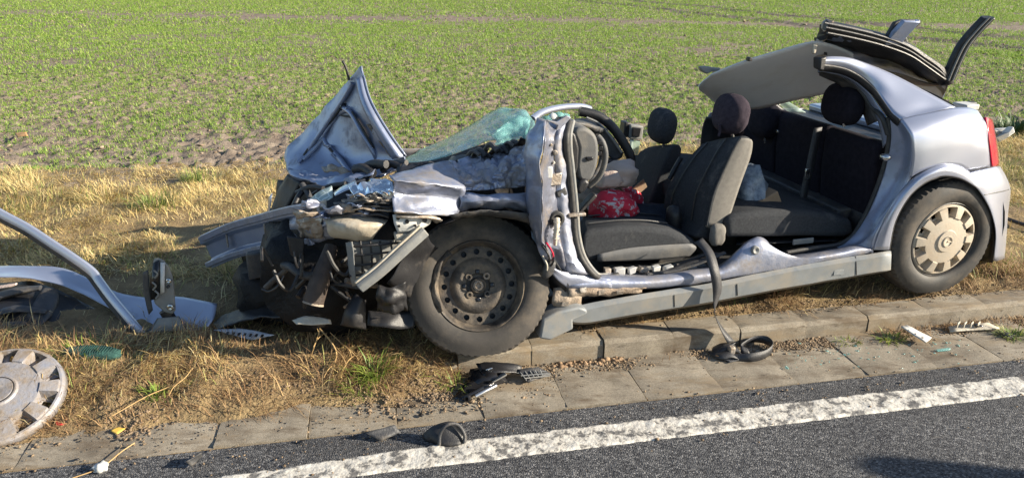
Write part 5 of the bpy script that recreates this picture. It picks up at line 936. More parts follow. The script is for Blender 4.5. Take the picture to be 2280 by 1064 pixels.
extr('middle_pillar_stub', [S(1986, 98, .31), S(2002, 78, .29), S(2020, 58, .27), S(2030, 46, .26)], [(-.05, -.012), (.035, -.02), (.045, .0), (.035, .014), (.02, .0), (-.03, .004), (-.045, .018)], paint_in, car, side=EU, up=EV, res=4, bevel=0.003)
prof('pillar_stub_web', [(1972, 88), (1994, 50), (2010, 44), (2050, 44), (2052, 53), (2016, 82), (1990, 101)], 0.30, 0.325, blackp, car, bevel=0.006)
prof('pillar_stub_inner', [(2000, 58), (2012, 49), (2044, 48), (2034, 58), (2012, 72), (2000, 80)], 0.285, 0.302, paint, car, bevel=0.006)
lathe('stub_hole', [(.005, .0001), (.006, .012), (.0, .015)], S(2026, 58, .285), -EV, blackg, car, n=14)
prof('stub_brace', [(2012, 84), (2020, 84), (2024, 104), (2034, 112), (2020, 110)], 0.32, 0.335, blackp, car, bevel=0.004)
ap = [S(2108, 178, .31), S(2124, 140, .30), S(2144, 100, .29), S(2172, 66, .27), S(2199, 38, .25)]
extr('front_pillar_stub', ap, [(-.035, -.02), (.03, -.024), (.036, .0), (.02, .018), (-.02, .02), (-.04, .004)], blackp, car, side=EU, up=EV, res=5, bevel=0.004)
for d in (-5, 5): tube('pillar_stub_seal', [p + EU*(d*.0028)-EV*.024 for p in ap], 0.0055, greyp, car, n=6)
lump('bent_pillar_joint', S(2106, 178, .33), (EU, EV, EZ), (0.07, 0.07, 0.06), blackp, car, amp=0.3, seed=8, res=2)
extr('roof_brace', [S(2046, 122, .31), S(2070, 150, .34), S(2104, 182, .34)], [(-.02, -.012), (.02, -.012), (.024, .012), (-.02, .012)], blackp, car, res=4, bevel=0.003)
sheet('roof_rear_strip', SS([[(1850, 128, .5), (1930, 150, .5), (2000, 165, .48), (2060, 184, .45), (2104, 188, .4)], [(1850, 150, .7), (1930, 172, .7), (2000, 182, .62), (2056, 190, .5), (2100, 190, .42)]]), rusty, car, n=4, m=3, amp=0.01, seed=7, solid=0.008)

# ---- wheels
def treads(step, depth, r0):
    def f(p, a, r, an): return p
    return f
def tyre(name, c, axis, r, w, mat, parent, ground=None, nblk=64):
    pr = [(-.004, .196), (.006, .202), (.016, .216), (.02, .24), (.019, .262), (.012, .28), (.001, r-.010), (-.010, r-.003), (-.028, r), (-.046, r+.001), (-.05, r-.008), (-.058, r-.008), (-.062, r+.002), (-w*.5, r+.003), (-w+.06, r+.002), (-w+.056, r-.008), (-w+.048, r-.008), (-w+.044, r), (-w+.02, r-.004), (-w, r-.012), (-w-.018, .25), (-w+.0, .196)]
    ax = Vector(axis).normalized()
    def d(p, a, r_, an):
        if r_ >= r-.0101 and int(an/(2*math.pi)*nblk*2+.5) % 2 == 0 and (a > -.046 or a < -w+.044):
            rd = (p-Vector(c)-ax*a).normalized(); p = p - rd*0.006
        if ground is not None and p.z < ground+.03:
            k = (ground+.03-p.z); p = p + EZ*k*0.75 + ax*(k*0.5 if a > -w/2 else -k*.4)
        return p
    return lathe(name, pr, c, axis, mat, parent, n=nblk*2, defl=d, sharp=30)
def holed_ring(name, c, axis, r0, r1, nh, hr, a0, mat, parent):
    ax = Vector(axis).normalized(); x = ax.cross(EZ).normalized(); y = x.cross(ax); V = []; Fc = []
    def P(r, an, a): V.append(Vector(c)+ax*a+(x*math.cos(an)+y*math.sin(an))*r); return len(V)-1
    for h in range(nh):
        am = 2*math.pi*h/nh; da = math.pi/nh; rm = (r0+r1)/2
        out = []; inn = []; lip = []
        for q in range(16):
            th = 2*math.pi*q/16; cx, sy = math.cos(th), math.sin(th); k = 1/max(abs(cx), abs(sy))
            out.append(P(rm+(r1-r0)/2*cx*k, am+da*sy*k, a0)); inn.append(P(rm+hr*cx, am+hr*sy/rm, a0+.002)); lip.append(P(rm+hr*cx*.9, am+hr*sy*.9/rm, a0-.012))
        for q in range(16):
            b = (q+1) % 16; Fc += [(out[q], out[b], inn[b], inn[q]), (inn[q], inn[b], lip[b], lip[q])]
    ob = mk(name, V, Fc, mat, parent, sharp=40)
    bm = bmesh.new(); bm.from_mesh(ob.data); bmesh.ops.remove_doubles(bm, verts=bm.verts, dist=1e-5); bmesh.ops.recalc_face_normals(bm, faces=bm.faces); bm.to_mesh(ob.data); bm.free(); return ob
FW_C = S(1066, 636, 0.06); FW_A = Vector((0.12, -math.cos(rad(22)), math.sin(rad(22)))).normalized()
fw = part_empty('front_wheel', car); fw['label'] = 'front wheel with bare black steel rim leaning out over the kerb'
tyre('tyre', FW_C, FW_A, .322, .19, tyre_d, fw, ground=0.10)
rim = lathe('rim', [(.006, .204), (.012, .199), (.008, .193), (-.006, .188), (-.02, .183), (-.03, .178), (-.09, .172), (-.17, .18)], FW_C, FW_A, rim_m, fw, n=64)
holed_ring('hole_ring', FW_C, FW_A, .126, .176, 16, .0135, -.045, rim_m, rim)
lathe('wheel_disc', [(-.045, .127), (-.036, .118), (-.026, .10), (-.026, .088), (-.034, .074), (-.036, .056), (-.052, .05), (-.052, .036), (-.03, .034), (-.026, .03), (-.03, .022), (-.05, .02), (-.05, .0001)], FW_C, FW_A, rim_m, rim, n=48)
lathe('hub_bearing', [(-.05, .024), (-.022, .022), (-.018, .014), (-.03, .010), (-.03, .0001)], FW_C, FW_A, rusty, rim, n=24)
lathe('brake_drum_back', [(-.075, .17), (-.075, .0001)], FW_C, FW_A, blackp, rim, n=32)
xx = FW_A.cross(EZ).normalized(); yy = xx.cross(FW_A)
for i in range(4):
    an = rad(45+90*i); p = FW_C+(xx*math.cos(an)+yy*math.sin(an))*.056
    lathe('wheel_nut_seat', [(-.036, .016), (-.028, .015), (-.028, .008), (-.04, .007)], p, FW_A, rim_m if i != 1 else bare, rim, n=12)
    p2 = FW_C+(xx*math.cos(an+.78)+yy*math.sin(an+.78))*.062
    box('hub_notch', p2-FW_A*.034, (xx, FW_A, yy), (.02, .008, .02), blackg, rim, bevel=.004)
sheet('bent_rim_flange', [[FW_C+FW_A*.012+(xx*math.cos(rad(a))+yy*math.sin(rad(a)))*(.204+.004*((k*7) % 3)) for k, a in enumerate(range(-32, 58, 12))], [FW_C+FW_A*(.02+.006*(k % 2))+(xx*math.cos(rad(a))+yy*math.sin(rad(a)))*(.192-.006*((k*5) % 3)) for k, a in enumerate(range(-32, 58, 12))]], rim_m, rim, n=3, m=3, solid=.004)

def wheel_cover(name, c, axis, up, mat, parent, logo=True, R=.192):
    ax = Vector(axis).normalized(); x = ax.cross(up).normalized(); y = x.cross(ax)
    rs = [.0001, .03, .055, .06, .085, .112, .120, .123, .134, .150, .166, .175, .178, .183, .189, R]
    NS = 10; sub = 12; n = NS*sub; V = []; Fc = []
    def inst(r, q): f = (q % sub)/sub; return .123 <= r <= .175 and .25 < f < .76
    for i in range(n):
        an = 2*math.pi*i/n
        for r in rs:
            a = .016 - .020*(r/R)**2 + (.006 if r <= .055 else 0) - (.006 if r >= .189 else 0) - (.02 if r >= R-1e-6 else 0)
            if inst(r, i): a -= .028
            elif .123 <= r <= .175: a += .006
            V.append(Vector(c)+ax*a+(x*math.cos(an)+y*math.sin(an))*r)
    m = len(rs)
    for i in range(n):
        for j in range(m-1):
            f = ((i+.5) % sub)/sub
            if 8 <= j <= 10 and .46 < f < .72: continue
            Fc.append((i*m+j, ((i+1) % n)*m+j, ((i+1) % n)*m+j+1, i*m+j+1))
    me = bpy.data.meshes.new(name); me.from_pydata([tuple(v) for v in V], [], Fc)
    bm = bmesh.new(); bm.from_mesh(me); bmesh.ops.remove_doubles(bm, verts=bm.verts, dist=1e-4); bmesh.ops.recalc_face_normals(bm, faces=bm.faces); bm.to_mesh(me); bm.free()
    ob = link(name, me, mat, parent, sharp=30, solid=.003)
    if logo:
        lathe('emblem_ring', [(.0, .030), (.006, .029), (.006, .024), (.0, .023)], Vector(c)+ax*.021, axis, mat, ob, n=32, up=up, closed=True)
        cc = Vector(c)+ax*.024
        zz = [(-.034, -.004), (.004, -.004), (-.003, .003), (.034, .004), (-.004, .0075), (.004, .0)]
        mk('emblem_bolt', [cc+x*a+y*b for a, b in zz], [(0, 1, 5, 4, 2)], mat, ob, solid=.004)
    return ob
RW_C = S(2101, 534, -.005); rw_ = part_empty('rear_wheel', car); rw_['label'] = 'rear wheel with dusty beige plastic wheel cover'
tyre('tyre', RW_C, -EV, .314, .19, tyre_m, rw_, ground=0.105)
lathe('rim', [(.002, .203), (.006, .197), (-.01, .188), (-.05, .182), (-.06, .10), (-.06, .0001)], RW_C, -EV, blackp, rw_, n=48)
cv = wheel_cover('wheel_cover', RW_C+EV*-.004, -EV, EZ, cap_m, rw_, True)

# ================================================================== THINGS IN THE CAR
def soft(name, c, size, mat, label, cat, seed, amp=.4, scale=2.2, ax=CAX, res=3):
    return tag(lump(name, c, ax, size, mat, None, amp=amp, scale=scale, seed=seed, res=res), label, cat)
soft('shopping_bag', S(1362, 464, .62), (.22, .22, .17), redcloth, 'crumpled red and white printed bag lying in the front of the car', 'bag', 3, .5, 2.6)
soft('paper_wrapper', S(1400, 444, .84), (.13, .14, .11), redcloth, 'small red and white wrapper against the passenger seat', 'wrapper', 7, .5, 2.4)
soft('jacket', S(1450, 484, .68), (.36, .26, .12), jeans, 'dark blue folded jacket lying between the front seats', 'jacket', 5, .45, 2.3)
box('cardboard_scrap', S(1422, 420, .86), (EU+EZ*.8, EV, EZ-EU*.5), (.10, .005, .055), card, None, bevel=.001); tag(bpy.data.objects['cardboard_scrap'], 'brown cardboard scrap leaning on the passenger seat backrest', 'cardboard')
soft('plastic_bag', S(1655, 425, .50), (.17, .26, .27), bagm, 'blue printed plastic bag on the rear seat behind the driver seat', 'bag', 9, .45, 2.6)
box('cardboard_box', S(1692, 450, .42), (EU+EZ*.4, EV, EZ-EU*.4), (.15, .16, .10), card, None, bevel=.004, jit=.008, seed=3); tag(bpy.data.objects['cardboard_box'], 'brown cardboard box beside the blue bag on the rear seat', 'box')
soft('paper_bundle', S(1716, 462, .40), (.07, .08, .06), whitep, 'small white paper bundle beside the cardboard box', 'paper', 11, .4, 2.5, res=2)

# ================================================================== TORN OFF DOOR ON THE GRASS
door_o = G(250, 745, .10); door = empty('torn_off_door', (door_o.x, door_o.y, .10)); tag(door, 'torn off silver car door lying on the grass with its window frame raised', 'car door')
DD = Vector((0, 1, 0))
D0 = Vector(door_o); D0.z = 0
def SD(x, y, d=0.0):                         # vertical plane through the door's lower corner, d metres behind it
    r = ray(x, y); o = Vector((0, 0, CAM_H))-D0; t = (d-o.dot(DD))/r.dot(DD); return Vector((0, 0, CAM_H))+r*t
def DDS(rows): return [[SD(*p) for p in r] for r in rows]
fr = [(-90, 420, .25), (0, 474, .22), (60, 506, .20), (120, 545, .17), (170, 578, .15), (205, 604, .14), (222, 626, .12), (250, 664, .08), (285, 706, .03), (312, 738, .0), (325, 747, .0)]
extr('window_frame', [SD(*p) for p in fr], [(-.014, -.020), (.010, -.020), (.014, -.004), (.010, .018), (-.008, .022), (-.016, .008)], paint, door, side=DD, res=4, bevel=.003)
extr('frame_rubber', [SD(x, y, d-.004)+Vector((-.02, 0, -.02)) for x, y, d in fr], [(-.012, -.010), (.012, -.010), (.012, .010), (-.012, .010)], rubber, door, side=DD, res=4)
sheet('outer_panel', DDS([
    [(-60, 594, .50), (0, 593, .50), (64, 592, .48), (137, 596, .44), (192, 618, .38), (260, 650, .30), (320, 662, .25), (392, 660, .24), (440, 668, .21), (483, 676, .16)],
    [(-60, 604, .42), (0, 606, .42), (70, 606, .42), (140, 614, .38), (196, 636, .32), (262, 668, .24), (322, 684, .18), (392, 682, .16), (440, 690, .13), (480, 696, .10)],
    [(-60, 612, .38), (0, 612, .38), (70, 614, .38), (140, 626, .34), (200, 650, .28), (266, 684, .18), (324, 706, .12), (392, 706, .09), (436, 710, .07), (474, 712, .05)],
    [(-60, 618, .34), (0, 618, .34), (70, 620, .34), (140, 636, .30), (204, 664, .22), (270, 700, .13), (326, 726, .06), (392, 728, .04), (434, 728, .02), (462, 728, .02)]]), paint, door, n=4, m=4, amp=.008, scale=5, seed=5, solid=.004)
sheet('lower_lip', DDS([[(318, 744, .0), (340, 752, -.01), (380, 750, -.01), (428, 738, .0), (460, 730, .05)], [(326, 726, .06), (350, 732, .05), (390, 732, .045), (430, 729, .03), (462, 727, .03)]]), paint, door, n=5, m=3, amp=.004, seed=4, solid=.004)
sheet('inner_trim', DDS([[(-60, 628, .40), (0, 630, .40), (60, 628, .38), (110, 638, .36), (160, 660, .30), (220, 690, .22), (300, 722, .08)], [(-60, 680, .20), (0, 672, .20), (50, 668, .20), (100, 680, .2), (160, 700, .18), (230, 722, .10), (306, 736, .03)], [(-60, 770, .0), (0, 752, .0), (50, 742, .02), (110, 734, .06), (180, 746, .04), (250, 752, .02), (312, 750, .0)]]), blackp, door, n=5, m=5, amp=.02, scale=5, seed=7, solid=.01)
for i, (a, b, c, r_) in enumerate((((-40, 672, .22), (30, 650, .24), (90, 640, .26), .035), ((-40, 712, .10), (30, 688, .12), (104, 694, .14), .030), ((-40, 752, .02), (20, 726, .03), (60, 720, .06), .034), ((-40, 645, .32), (20, 636, .32), (36, 632, .32), .016))):
    tube('door_trim_fold', [SD(*a), SD(*b), SD(*c)], [r_, r_*1.1, r_*.6], darkp if i < 3 else airbag_m, door, n=10, flat=.5)
sheet('door_pocket', DDS([[(96, 640, .30), (130, 650, .28), (126, 690, .2)], [(84, 660, .22), (104, 690, .16), (92, 724, .06)], [(60, 700, .1), (66, 726, .06), (46, 752, .0)]]), darkp, door, n=5, m=5, amp=.015, seed=8, solid=.008)
sheet('speaker_panel', DDS([[(196, 680, .26), (224, 690, .24), (216, 712, .16)], [(180, 700, .2), (206, 710, .18), (204, 726, .12)]]), darkp, door, n=4, m=4, amp=.01, seed=9, solid=.008)
mir = sheet('mirror_base', DDS([[(354, 712, .06), (378, 710, .05), (400, 708, .06)], [(342, 730, .02), (376, 728, .0), (408, 726, .02)], [(326, 742, .0), (372, 740, -.02), (418, 736, .0)]]), darkp, door, n=4, m=4, solid=.03)
prof_d = [(342, 576), (352, 573), (366, 580), (376, 592), (384, 612), (388, 640), (390, 668), (392, 690), (384, 700), (366, 694), (344, 676), (336, 640), (338, 604)]
A_ = [SD(x, y, -.02) for x, y in prof_d]; B_ = [SD(x*.9+36, y*.92+51, .10) for x, y in prof_d]; nn = len(A_)
mh = mk('mirror_housing', A_+B_, [tuple(range(nn)), tuple(range(2*nn-1, nn-1, -1))]+[(i, i+nn, (i+1) % nn+nn, (i+1) % nn) for i in range(nn)], greyp, door, bevel=.012, seg=3, sharp=40)
mk('mirror_cavity', [SD(x, y, -.026) for x, y in ((342, 584), (354, 580), (358, 610), (356, 650), (350, 664), (336, 668), (334, 630))], [tuple(range(7))], blackg, door, solid=.008)
mk('mirror_rib', [SD(x, y, -.03) for x, y in ((358, 584), (367, 586), (366, 650), (358, 655))], [(0, 1, 2, 3)], whitep, door, solid=.008)
for (x, y) in ((348, 610), (344, 636), (350, 655)): tube('mirror_wire', [SD(x-5, y-8, -.034), SD(x+3, y, -.04), SD(x-3, y+9, -.034)], .004, greyp, mh, n=6)
for (x, y, r_) in ((376, 625, .012), (380, 684, .016), (374, 638, .007)): lathe('mirror_screw', [(-.006, r_), (.004, r_), (.007, r_*.6), (.004, .0001)], SD(x, y, -.028), -DD, steel if r_ > .01 else blackg, mh, n=16)
sheet('broken_mirror_shell', DDS([[(318, 606, .03), (330, 600, .02)], [(320, 650, .03), (334, 656, .02)], [(332, 700, .02), (340, 690, .01)]]), darkp, mh, n=4, m=5, amp=.008, seed=3, solid=.004)
tube('mirror_neck', [SD(368, 690, .03), SD(376, 704, .03), SD(380, 716, .03)], [.03, .028, .034], blackp, mh, n=12)
sheet('mirror_wedge', DDS([[(354, 708, .0), (398, 704, .0)], [(346, 722, -.02), (406, 722, -.02)], [(332, 740, -.03), (418, 736, -.02)]]), greyp, mir, n=5, m=4, solid=.006)

# ================================================================== DEBRIS
# loose wheel cover, lower left
wc_c = G(2, 888, .10); wa = Vector((.12, -.42, .90)).normalized()
wc = wheel_cover('loose_wheel_cover', wc_c, wa, Vector((.3, .9, .2)), cap2_m, None, False); tag(wc, 'dirty silver plastic wheel cover lying loose beside the gutter', 'wheel cover')
lathe('cover_centre', [(.012, .0001), (.022, .01), (.024, .03), (.026, .046), (.018, .052), (.014, .06)], wc_c, wa, cap2_m, wc, n=36)
lathe('centre_groove', [(.0215, .0485), (.0265, .050), (.0215, .0515)], wc_c, wa, blackp, wc, n=36, closed=True)
tp = wc_c+Vector((-.01, .185, .06))
wc.scale = (1.22, 1.22, 1.22)
box('retaining_clip', wc_c+Vector((.06, .17, .03)), (ES, ET, EZ), (.04, .03, .04), cap2_m, wc, bevel=.008, jit=.006, seed=5)

def flatq(name, pts, z, mat, label, cat, solid=.005, amp=0.0, seed=1, lift=None, n=3):
    """thin scrap from four corners seen on the ground"""
    P = [G(x, y, z+(lift[i] if lift else 0)) for i, (x, y) in enumerate(pts)]
    o = sheet(name, [[P[0], P[1]], [P[3], P[2]]], mat, None, n=6, m=5, amp=amp, scale=14, seed=seed, solid=solid, jag=.004 if amp else 0); return tag(o, label, cat)
plate_z = .135
flatq('number_plate', [(474, 734), (540, 731), (612, 745), (560, 757)], .12, M('plate_sheet', (.42, .44, .48), (.5, .52, .55), 9, .4, 0, .1, 40), 'bent white number plate lying in the grass beside the torn door', 'number plate', .003, .004, 3, (.02, .03, .02, .0))
mk_ = [G(x, y, .145) for x, y in ((520, 738), (585, 746))]
pl = bpy.data.objects['number_plate']; PLO = ORG['number_plate']
for k in range(7):
    t = (k+.5)/7; c = G(500+t*90, 741+t*7, .148); box('plate_character', c, (Vector((1, .1, -.06)), Vector((-.1, 1, 0)), EZ), (.012, .028, .003), blackp, pl, bevel=.002)
green_mesh = M('green_mesh_cloth', (0.012, 0.05, 0.045), (0.03, 0.10, 0.085), 26, .85, 0, .5, 80)
net = lump('green_netting', G(205, 786, .15), (ES+ET*-.25, ET, EZ), (.26, .085, .055), green_mesh, None, amp=.12, scale=2.5, seed=3); tag(net, 'dark green netting roll lying on the dry grass', 'netting')
for k in range(22):
    t = -.11+.22*k/21; a = G(205, 786, .15)+(ES-ET*.25).normalized()*t; h = .056*math.sqrt(max(.05, 1-(t/.125)**2))*.5+.002; w_ = .043*math.sqrt(max(.08, 1-(t/.125)**2))
    tube('netting_cord', [a-ET*w_*1.02, a-ET*w_*.75+EZ*h*.8, a+ES*.012+EZ*h*1.15, a+ET*w_*.75+EZ*h*.8, a+ET*w_*1.02], .0018, green_mesh, net, n=5, res=3)
redp = M('red_scrap', (.45, .01, .02), (.6, .03, .04), 20, .45)
rs_ = flatq('red_lamp_scrap', [(122, 936), (164, 930), (168, 944), (128, 950)], .006, redp, 'small broken red plastic scrap beside the loose wheel cover', 'plastic scrap', .004, .06, 5, (.02, .02, .0, .005))
lump('dark_core', G(142, 940, .02), CAX, (.03, .02, .02), blackg, rs_, amp=.4, seed=2, res=2)
paper = lump('crumpled_paper', G(224, 1040, .014), CAX, (.045, .035, .032), whitep, None, amp=.6, scale=2.4, seed=8, res=3); tag(paper, 'crumpled white paper tissue on the gutter near the road', 'paper')
leafy = M('yellow_leaf', (.62, .38, .06), (.7, .48, .10), 20, .7)
flatq('fallen_leaf', [(246, 958), (262, 948), (278, 952), (260, 966)], .006, leafy, 'small yellow fallen leaf on the gutter slab', 'leaf', .002, .012, 4, (.004, .012, .01, .0))
flatq('grey_scrap', [(412, 1026), (448, 1008), (452, 1014), (428, 1038)], .006, darkp, 'thin grey plastic sliver propped on the asphalt edge', 'plastic scrap', .003, .004, 6, (.03, .035, .0, .0))
flatq('dark_flap', [(812, 962), (880, 944), (892, 962), (848, 980)], .006, darkp, 'dark bent plastic flap lying across the gutter joint', 'plastic scrap', .004, .02, 7, (.028, .035, .006, .0))
# black cup shaped trim by the edge line
cup_c = G(1000, 985, .0)
cup = sheet('black_trim_cup', [[G(940, 968, .012), G(958, 952, .05), G(985, 940, .075), G(1014, 940, .07), G(1034, 962, .03)], [G(946, 978, .004), G(966, 970, .03), G(990, 960, .045), G(1014, 958, .04), G(1032, 974, .012)], [G(970, 986, .002), G(984, 990, .004), G(1002, 993, .004), G(1022, 990, .004), G(1036, 982, .002)]], blackp, None, n=5, m=5, amp=.006, seed=3, solid=.007); tag(cup, 'hollow black plastic trim piece standing on the edge line', 'plastic trim')
tube('cup_rim', [G(978, 990, .006), G(980, 966, .045), G(994, 946, .08), G(1018, 944, .075), G(1034, 966, .035), G(1034, 986, .006)], .007, darkp, cup, n=8)
prism_pts = [G(1000, 960, .03), G(1018, 958, .03), G(1016, 972, .02), G(1000, 974, .02)]
mk('cup_inner', prism_pts, [(0, 1, 2, 3)], greyp, cup, solid=.006)
# heap of black fragments under the front wheel
frag = empty('lamp_fragment', G(1078, 850, 0)); tag(frag, 'broken glossy black lamp fragment lying under the front wheel', 'plastic fragment')
sheet('black_shell', [[G(1046, 820, .045), G(1090, 812, .06), G(1130, 812, .05)], [G(1040, 850, .02), G(1084, 842, .05), G(1124, 836, .03)], [G(1046, 868, .004), G(1090, 862, .004), G(1130, 850, .004)]], blackg, frag, n=5, m=5, amp=.03, scale=16, seed=3, solid=.006)
sheet('black_wing', [[G(1008, 884, .006), G(1040, 852, .03), G(1080, 826, .04)], [G(1030, 894, .004), G(1066, 872, .02), G(1110, 852, .02)]], blackg, frag, n=5, m=4, amp=.02, scale=16, seed=9, solid=.006)
sheet('torn_back', [[G(1060, 812, .06), G(1110, 806, .075), G(1160, 815, .05)], [G(1078, 836, .05), G(1118, 828, .06), G(1164, 830, .03)]], blackp, frag, n=5, m=4, amp=.025, scale=14, seed=11, solid=.006)
box('reflector_facet', G(1110, 840, .045), (ES+EZ*.5, ET-EZ*.4, EZ), (.07, .065, .008), greyp, frag, bevel=.002)
box('clear_facet', G(1088, 822, .06), (ES+EZ*.2, ET-EZ*.8, EZ+ET), (.03, .035, .006), lampmirror, frag, bevel=.002)
tube('chrome_tube', [G(1058, 882, .02), G(1080, 870, .03), G(1104, 858, .035)], .011, steel, frag, n=10)
tube('black_tube', [G(1028, 886, .012), G(1052, 876, .025), G(1076, 862, .04)], .010, blackg, frag, n=10)
lathe('lamp_socket', [(-.01, .012), (.012, .014), (.014, .008), (.0, .006)], G(1042, 886, .016), Vector((-.3, -.8, .3)), blackp, frag, n=16)
cell = flatq('cellular_fragment', [(1150, 824), (1198, 816), (1228, 832), (1176, 852)], .02, darkp, 'black ribbed plastic fragment lying beside the front tyre', 'plastic fragment', .006, .01, 5, (.02, .03, .0, .0))
for k in range(5): tube('rib', [G(1158+k*11, 828-k*1.2, .038+.002*k), G(1172+k*9, 846-k*2.6, .030)], .003, greyp, cell, n=5, res=1)
for k in range(3): tube('rib', [G(1152+k*8, 830+k*6, .036), G(1216+k*4, 826+k*5, .036)], .003, greyp, cell, n=5, res=1)
st1 = flatq('white_strip', [(2006, 728), (2020, 724), (2074, 752), (2062, 762)], .03, whitep, 'white plastic strip lying on weeds at the kerb', 'plastic strip', .006, .002, 3, (.03, .03, .0, .0))
for k in range(3): lathe('strip_hole', [(.002, .0001), (.003, .004), (.0, .005)], G(2022+k*16, 735+k*8.5, .054-.008*k), EZ, darkp, st1, n=10, up=EU)
br = flatq('white_bracket', [(2110, 728), (2200, 718), (2226, 732), (2114, 738)], .02, cream, 'cream plastic bracket with ribs lying at the foot of the kerb', 'plastic bracket', .008, .003, 4, (.0, .012, .0, .0))
for k in range(4): box('bracket_rib', G(2134+k*15, 722, .04), (ES+ET*.6, ET, EZ), (.035, .006, .026), cream, br, bevel=.002)
box('bracket_void', G(2178, 724, .036), (ES, ET, EZ), (.03, .03, .006), blackg, br, bevel=.002)
tag(lump('stone', G(2244, 748, .008), CAX, (.05, .04, .03), darkp, None, amp=.4, seed=2, res=2), 'small dark stone on the gutter near the right edge', 'stone')
g = np.random.default_rng(5); n = 130; px = g.uniform(1750, 2160, n); py = 800-(px-1750)*.075+g.normal(0, 14, n); pts = [G(a, b, .006) for a, b in zip(px, py)]
crumbs('glass_shards', [p[:] for p in pts], .0032*g.gamma(2, .5, n), wind_m, 9, 'tiny green glass shards scattered on the gutter', .6)['category'] = 'glass'
tag(box('dark_glass_sliver', G(2100, 778, .008), (ES, ET, EZ+ES*.2), (.07, .012, .006), wind_m, None, bevel=.001, jit=.003, seed=4), 'long green glass sliver on the gutter below the bracket', 'glass')
g = np.random.default_rng(15); n = 160; px = g.uniform(150, 1300, n); py = 985-(px-150)*.115+g.normal(0, 26, n); pts = [G(a, b, .005) for a, b in zip(px, py)]
crumbs('plastic_splinters', [p[:] for p in pts], .0035*np.minimum(g.gamma(2, .5, n), 2.6), blackp, 19, 'tiny black plastic splinters scattered along the gutter', .4)['category'] = 'splinters'
# things behind the car at the right edge
tag(tube('black_cable', [G(2236, 484, .16), G(2256, 492, .15), G(2280, 500, .15), G(2320, 512, .15)], .012, blackp, None, n=8), 'black cable lying on the verge behind the rear bumper', 'cable')
deb = empty('grey_debris', G(2228, 300, .12)); tag(deb, 'pale grey broken part lying in the field behind the tail lamp', 'debris')
for i, (x, y) in enumerate(((2222, 298), (2232, 292), (2228, 306), (2240, 300))): box('debris_piece', G(x, y, .2), (ES+EZ*(i-1)*.4, ET, EZ), (.14, .06, .05), whitep if i % 2 else greyp, deb, bevel=.01, jit=.02, seed=i)
cb = flatq('orange_leaf', [(32, 298), (58, 294), (62, 302), (38, 306)], .14, M('orange_leaf', (.55, .28, .10), (.6, .35, .15), 10, .8), 'orange dry leaf lying in the field at the left', 'leaf', .006, .01, 3, (.0, .03, .02, .0))

# ================================================================== PLANTS
def tuft(name, px, py, z, n, h, wd, mat, label, spread=.05, lean=.6, seed=1, cat='plant', curl=.9, group=None):
    c = G(px, py, z); g = np.random.default_rng(seed); P = np.stack([c.x+g.normal(0, spread, n), c.y+g.normal(0, spread*.7, n), np.full(n, 0.)], -1); P[:, 2] = np.maximum(zg(P[:, 0], P[:, 1]), 0)-.003
    az = np.arctan2(P[:, 1]-c.y, P[:, 0]-c.x)+g.normal(0, .5, n)
    o = blades(name, P, az, np.clip(g.normal(lean, .3, n), .05, 1.4), h*g.uniform(.5, 1.2, n), wd*g.uniform(.7, 1.2, n), mat, curl, label, cat)
    del o['kind']
    if group: o['group'] = group
    return o
lush = M('lush_green', (0, 0, 0), rough=.5, island=[(0, (.14, .24, .04)), (.5, (.24, .34, .06)), (1, (.38, .42, .10))], trans=.35)
tuft('grass_tuft', 835, 838, .06, 90, .13, .0065, lush, 'bright green grass tuft on the bank in front of the front wheel', .035, .65, 1)
tuft('grass_tuft', 795, 862, .05, 50, .09, .005, lush, 'small yellow green grass tuft left of the brightest tuft', .03, .8, 2)
tuft('weed', 350, 893, .03, 60, .06, .007, lush, 'green weed growing from the soil bank by the loose wheel cover', .022, .7, 3)
tuft('grass_tuft', 180, 815, .08, 130, .09, .005, lush, 'pale green grass tuft in front of the green netting', .07, .8, 4)
tuft('grass_tuft', 440, 408, .12, 120, .16, .006, green_m, 'tall dark green grass tuft at the edge of the field left of the car', .06, .4, 5)
tuft('grass_tuft', 345, 470, .12, 140, .14, .006, green_m, 'green grass tuft in the sunlit dry verge left of the car', .08, .5, 12)
tuft('grass_tuft', 1020, 838, .05, 60, .08, .005, lush, 'green grass tuft beside the black lamp fragment', .04, .8, 6)
tuft('weed', 1985, 745, .03, 120, .06, .007, green_m, 'green weed growing at the kerb foot under the white strip', .032, .9, 7)
tuft('weed', 1890, 752, .03, 70, .045, .006, green_m, 'small green weed in the gutter soil behind the belt loop', .025, .9, 8)
tuft('weed', 2262, 290, .14, 380, .24, .016, M('dark_leaf', (0, 0, 0), rough=.6, island=[(0, (.03, .06, .02)), (1, (.08, .14, .04))]), 'dark green bushy weed at the field edge behind the car', .13, .7, 9)['kind'] = 'stuff'
tuft('weed', 2266, 700, .12, 160, .07, .006, MATS['verge_green'], 'low dark weed on the kerb at the right edge', .03, .9, 21)
def leafplant(px, py, z, label):
    c = G(px, py, z); root = empty('broadleaf_seedling', c); tag(root, label, 'plant')
    for k in range(4):
        a = k*1.7+.3; d = Vector((math.cos(a), math.sin(a), .35)); w = Vector((-math.sin(a), math.cos(a), 0))
        mk('leaf', [c, c+d*.015+w*.010, c+d*.032+w*.013, c+d*.046+EZ*-.004, c+d*.032-w*.013, c+d*.015-w*.010], [(0, 1, 2, 3, 4, 5)], lush, root, solid=.001)
leafplant(272, 900, .035, 'bright green broadleaf seedling left of the weed on the bank'); leafplant(330, 896, .035, 'bright green broadleaf seedling touching the weed on the bank')
dry = M('dry_stalk', (.40, .25, .10), (.52, .36, .17), 40, .8)
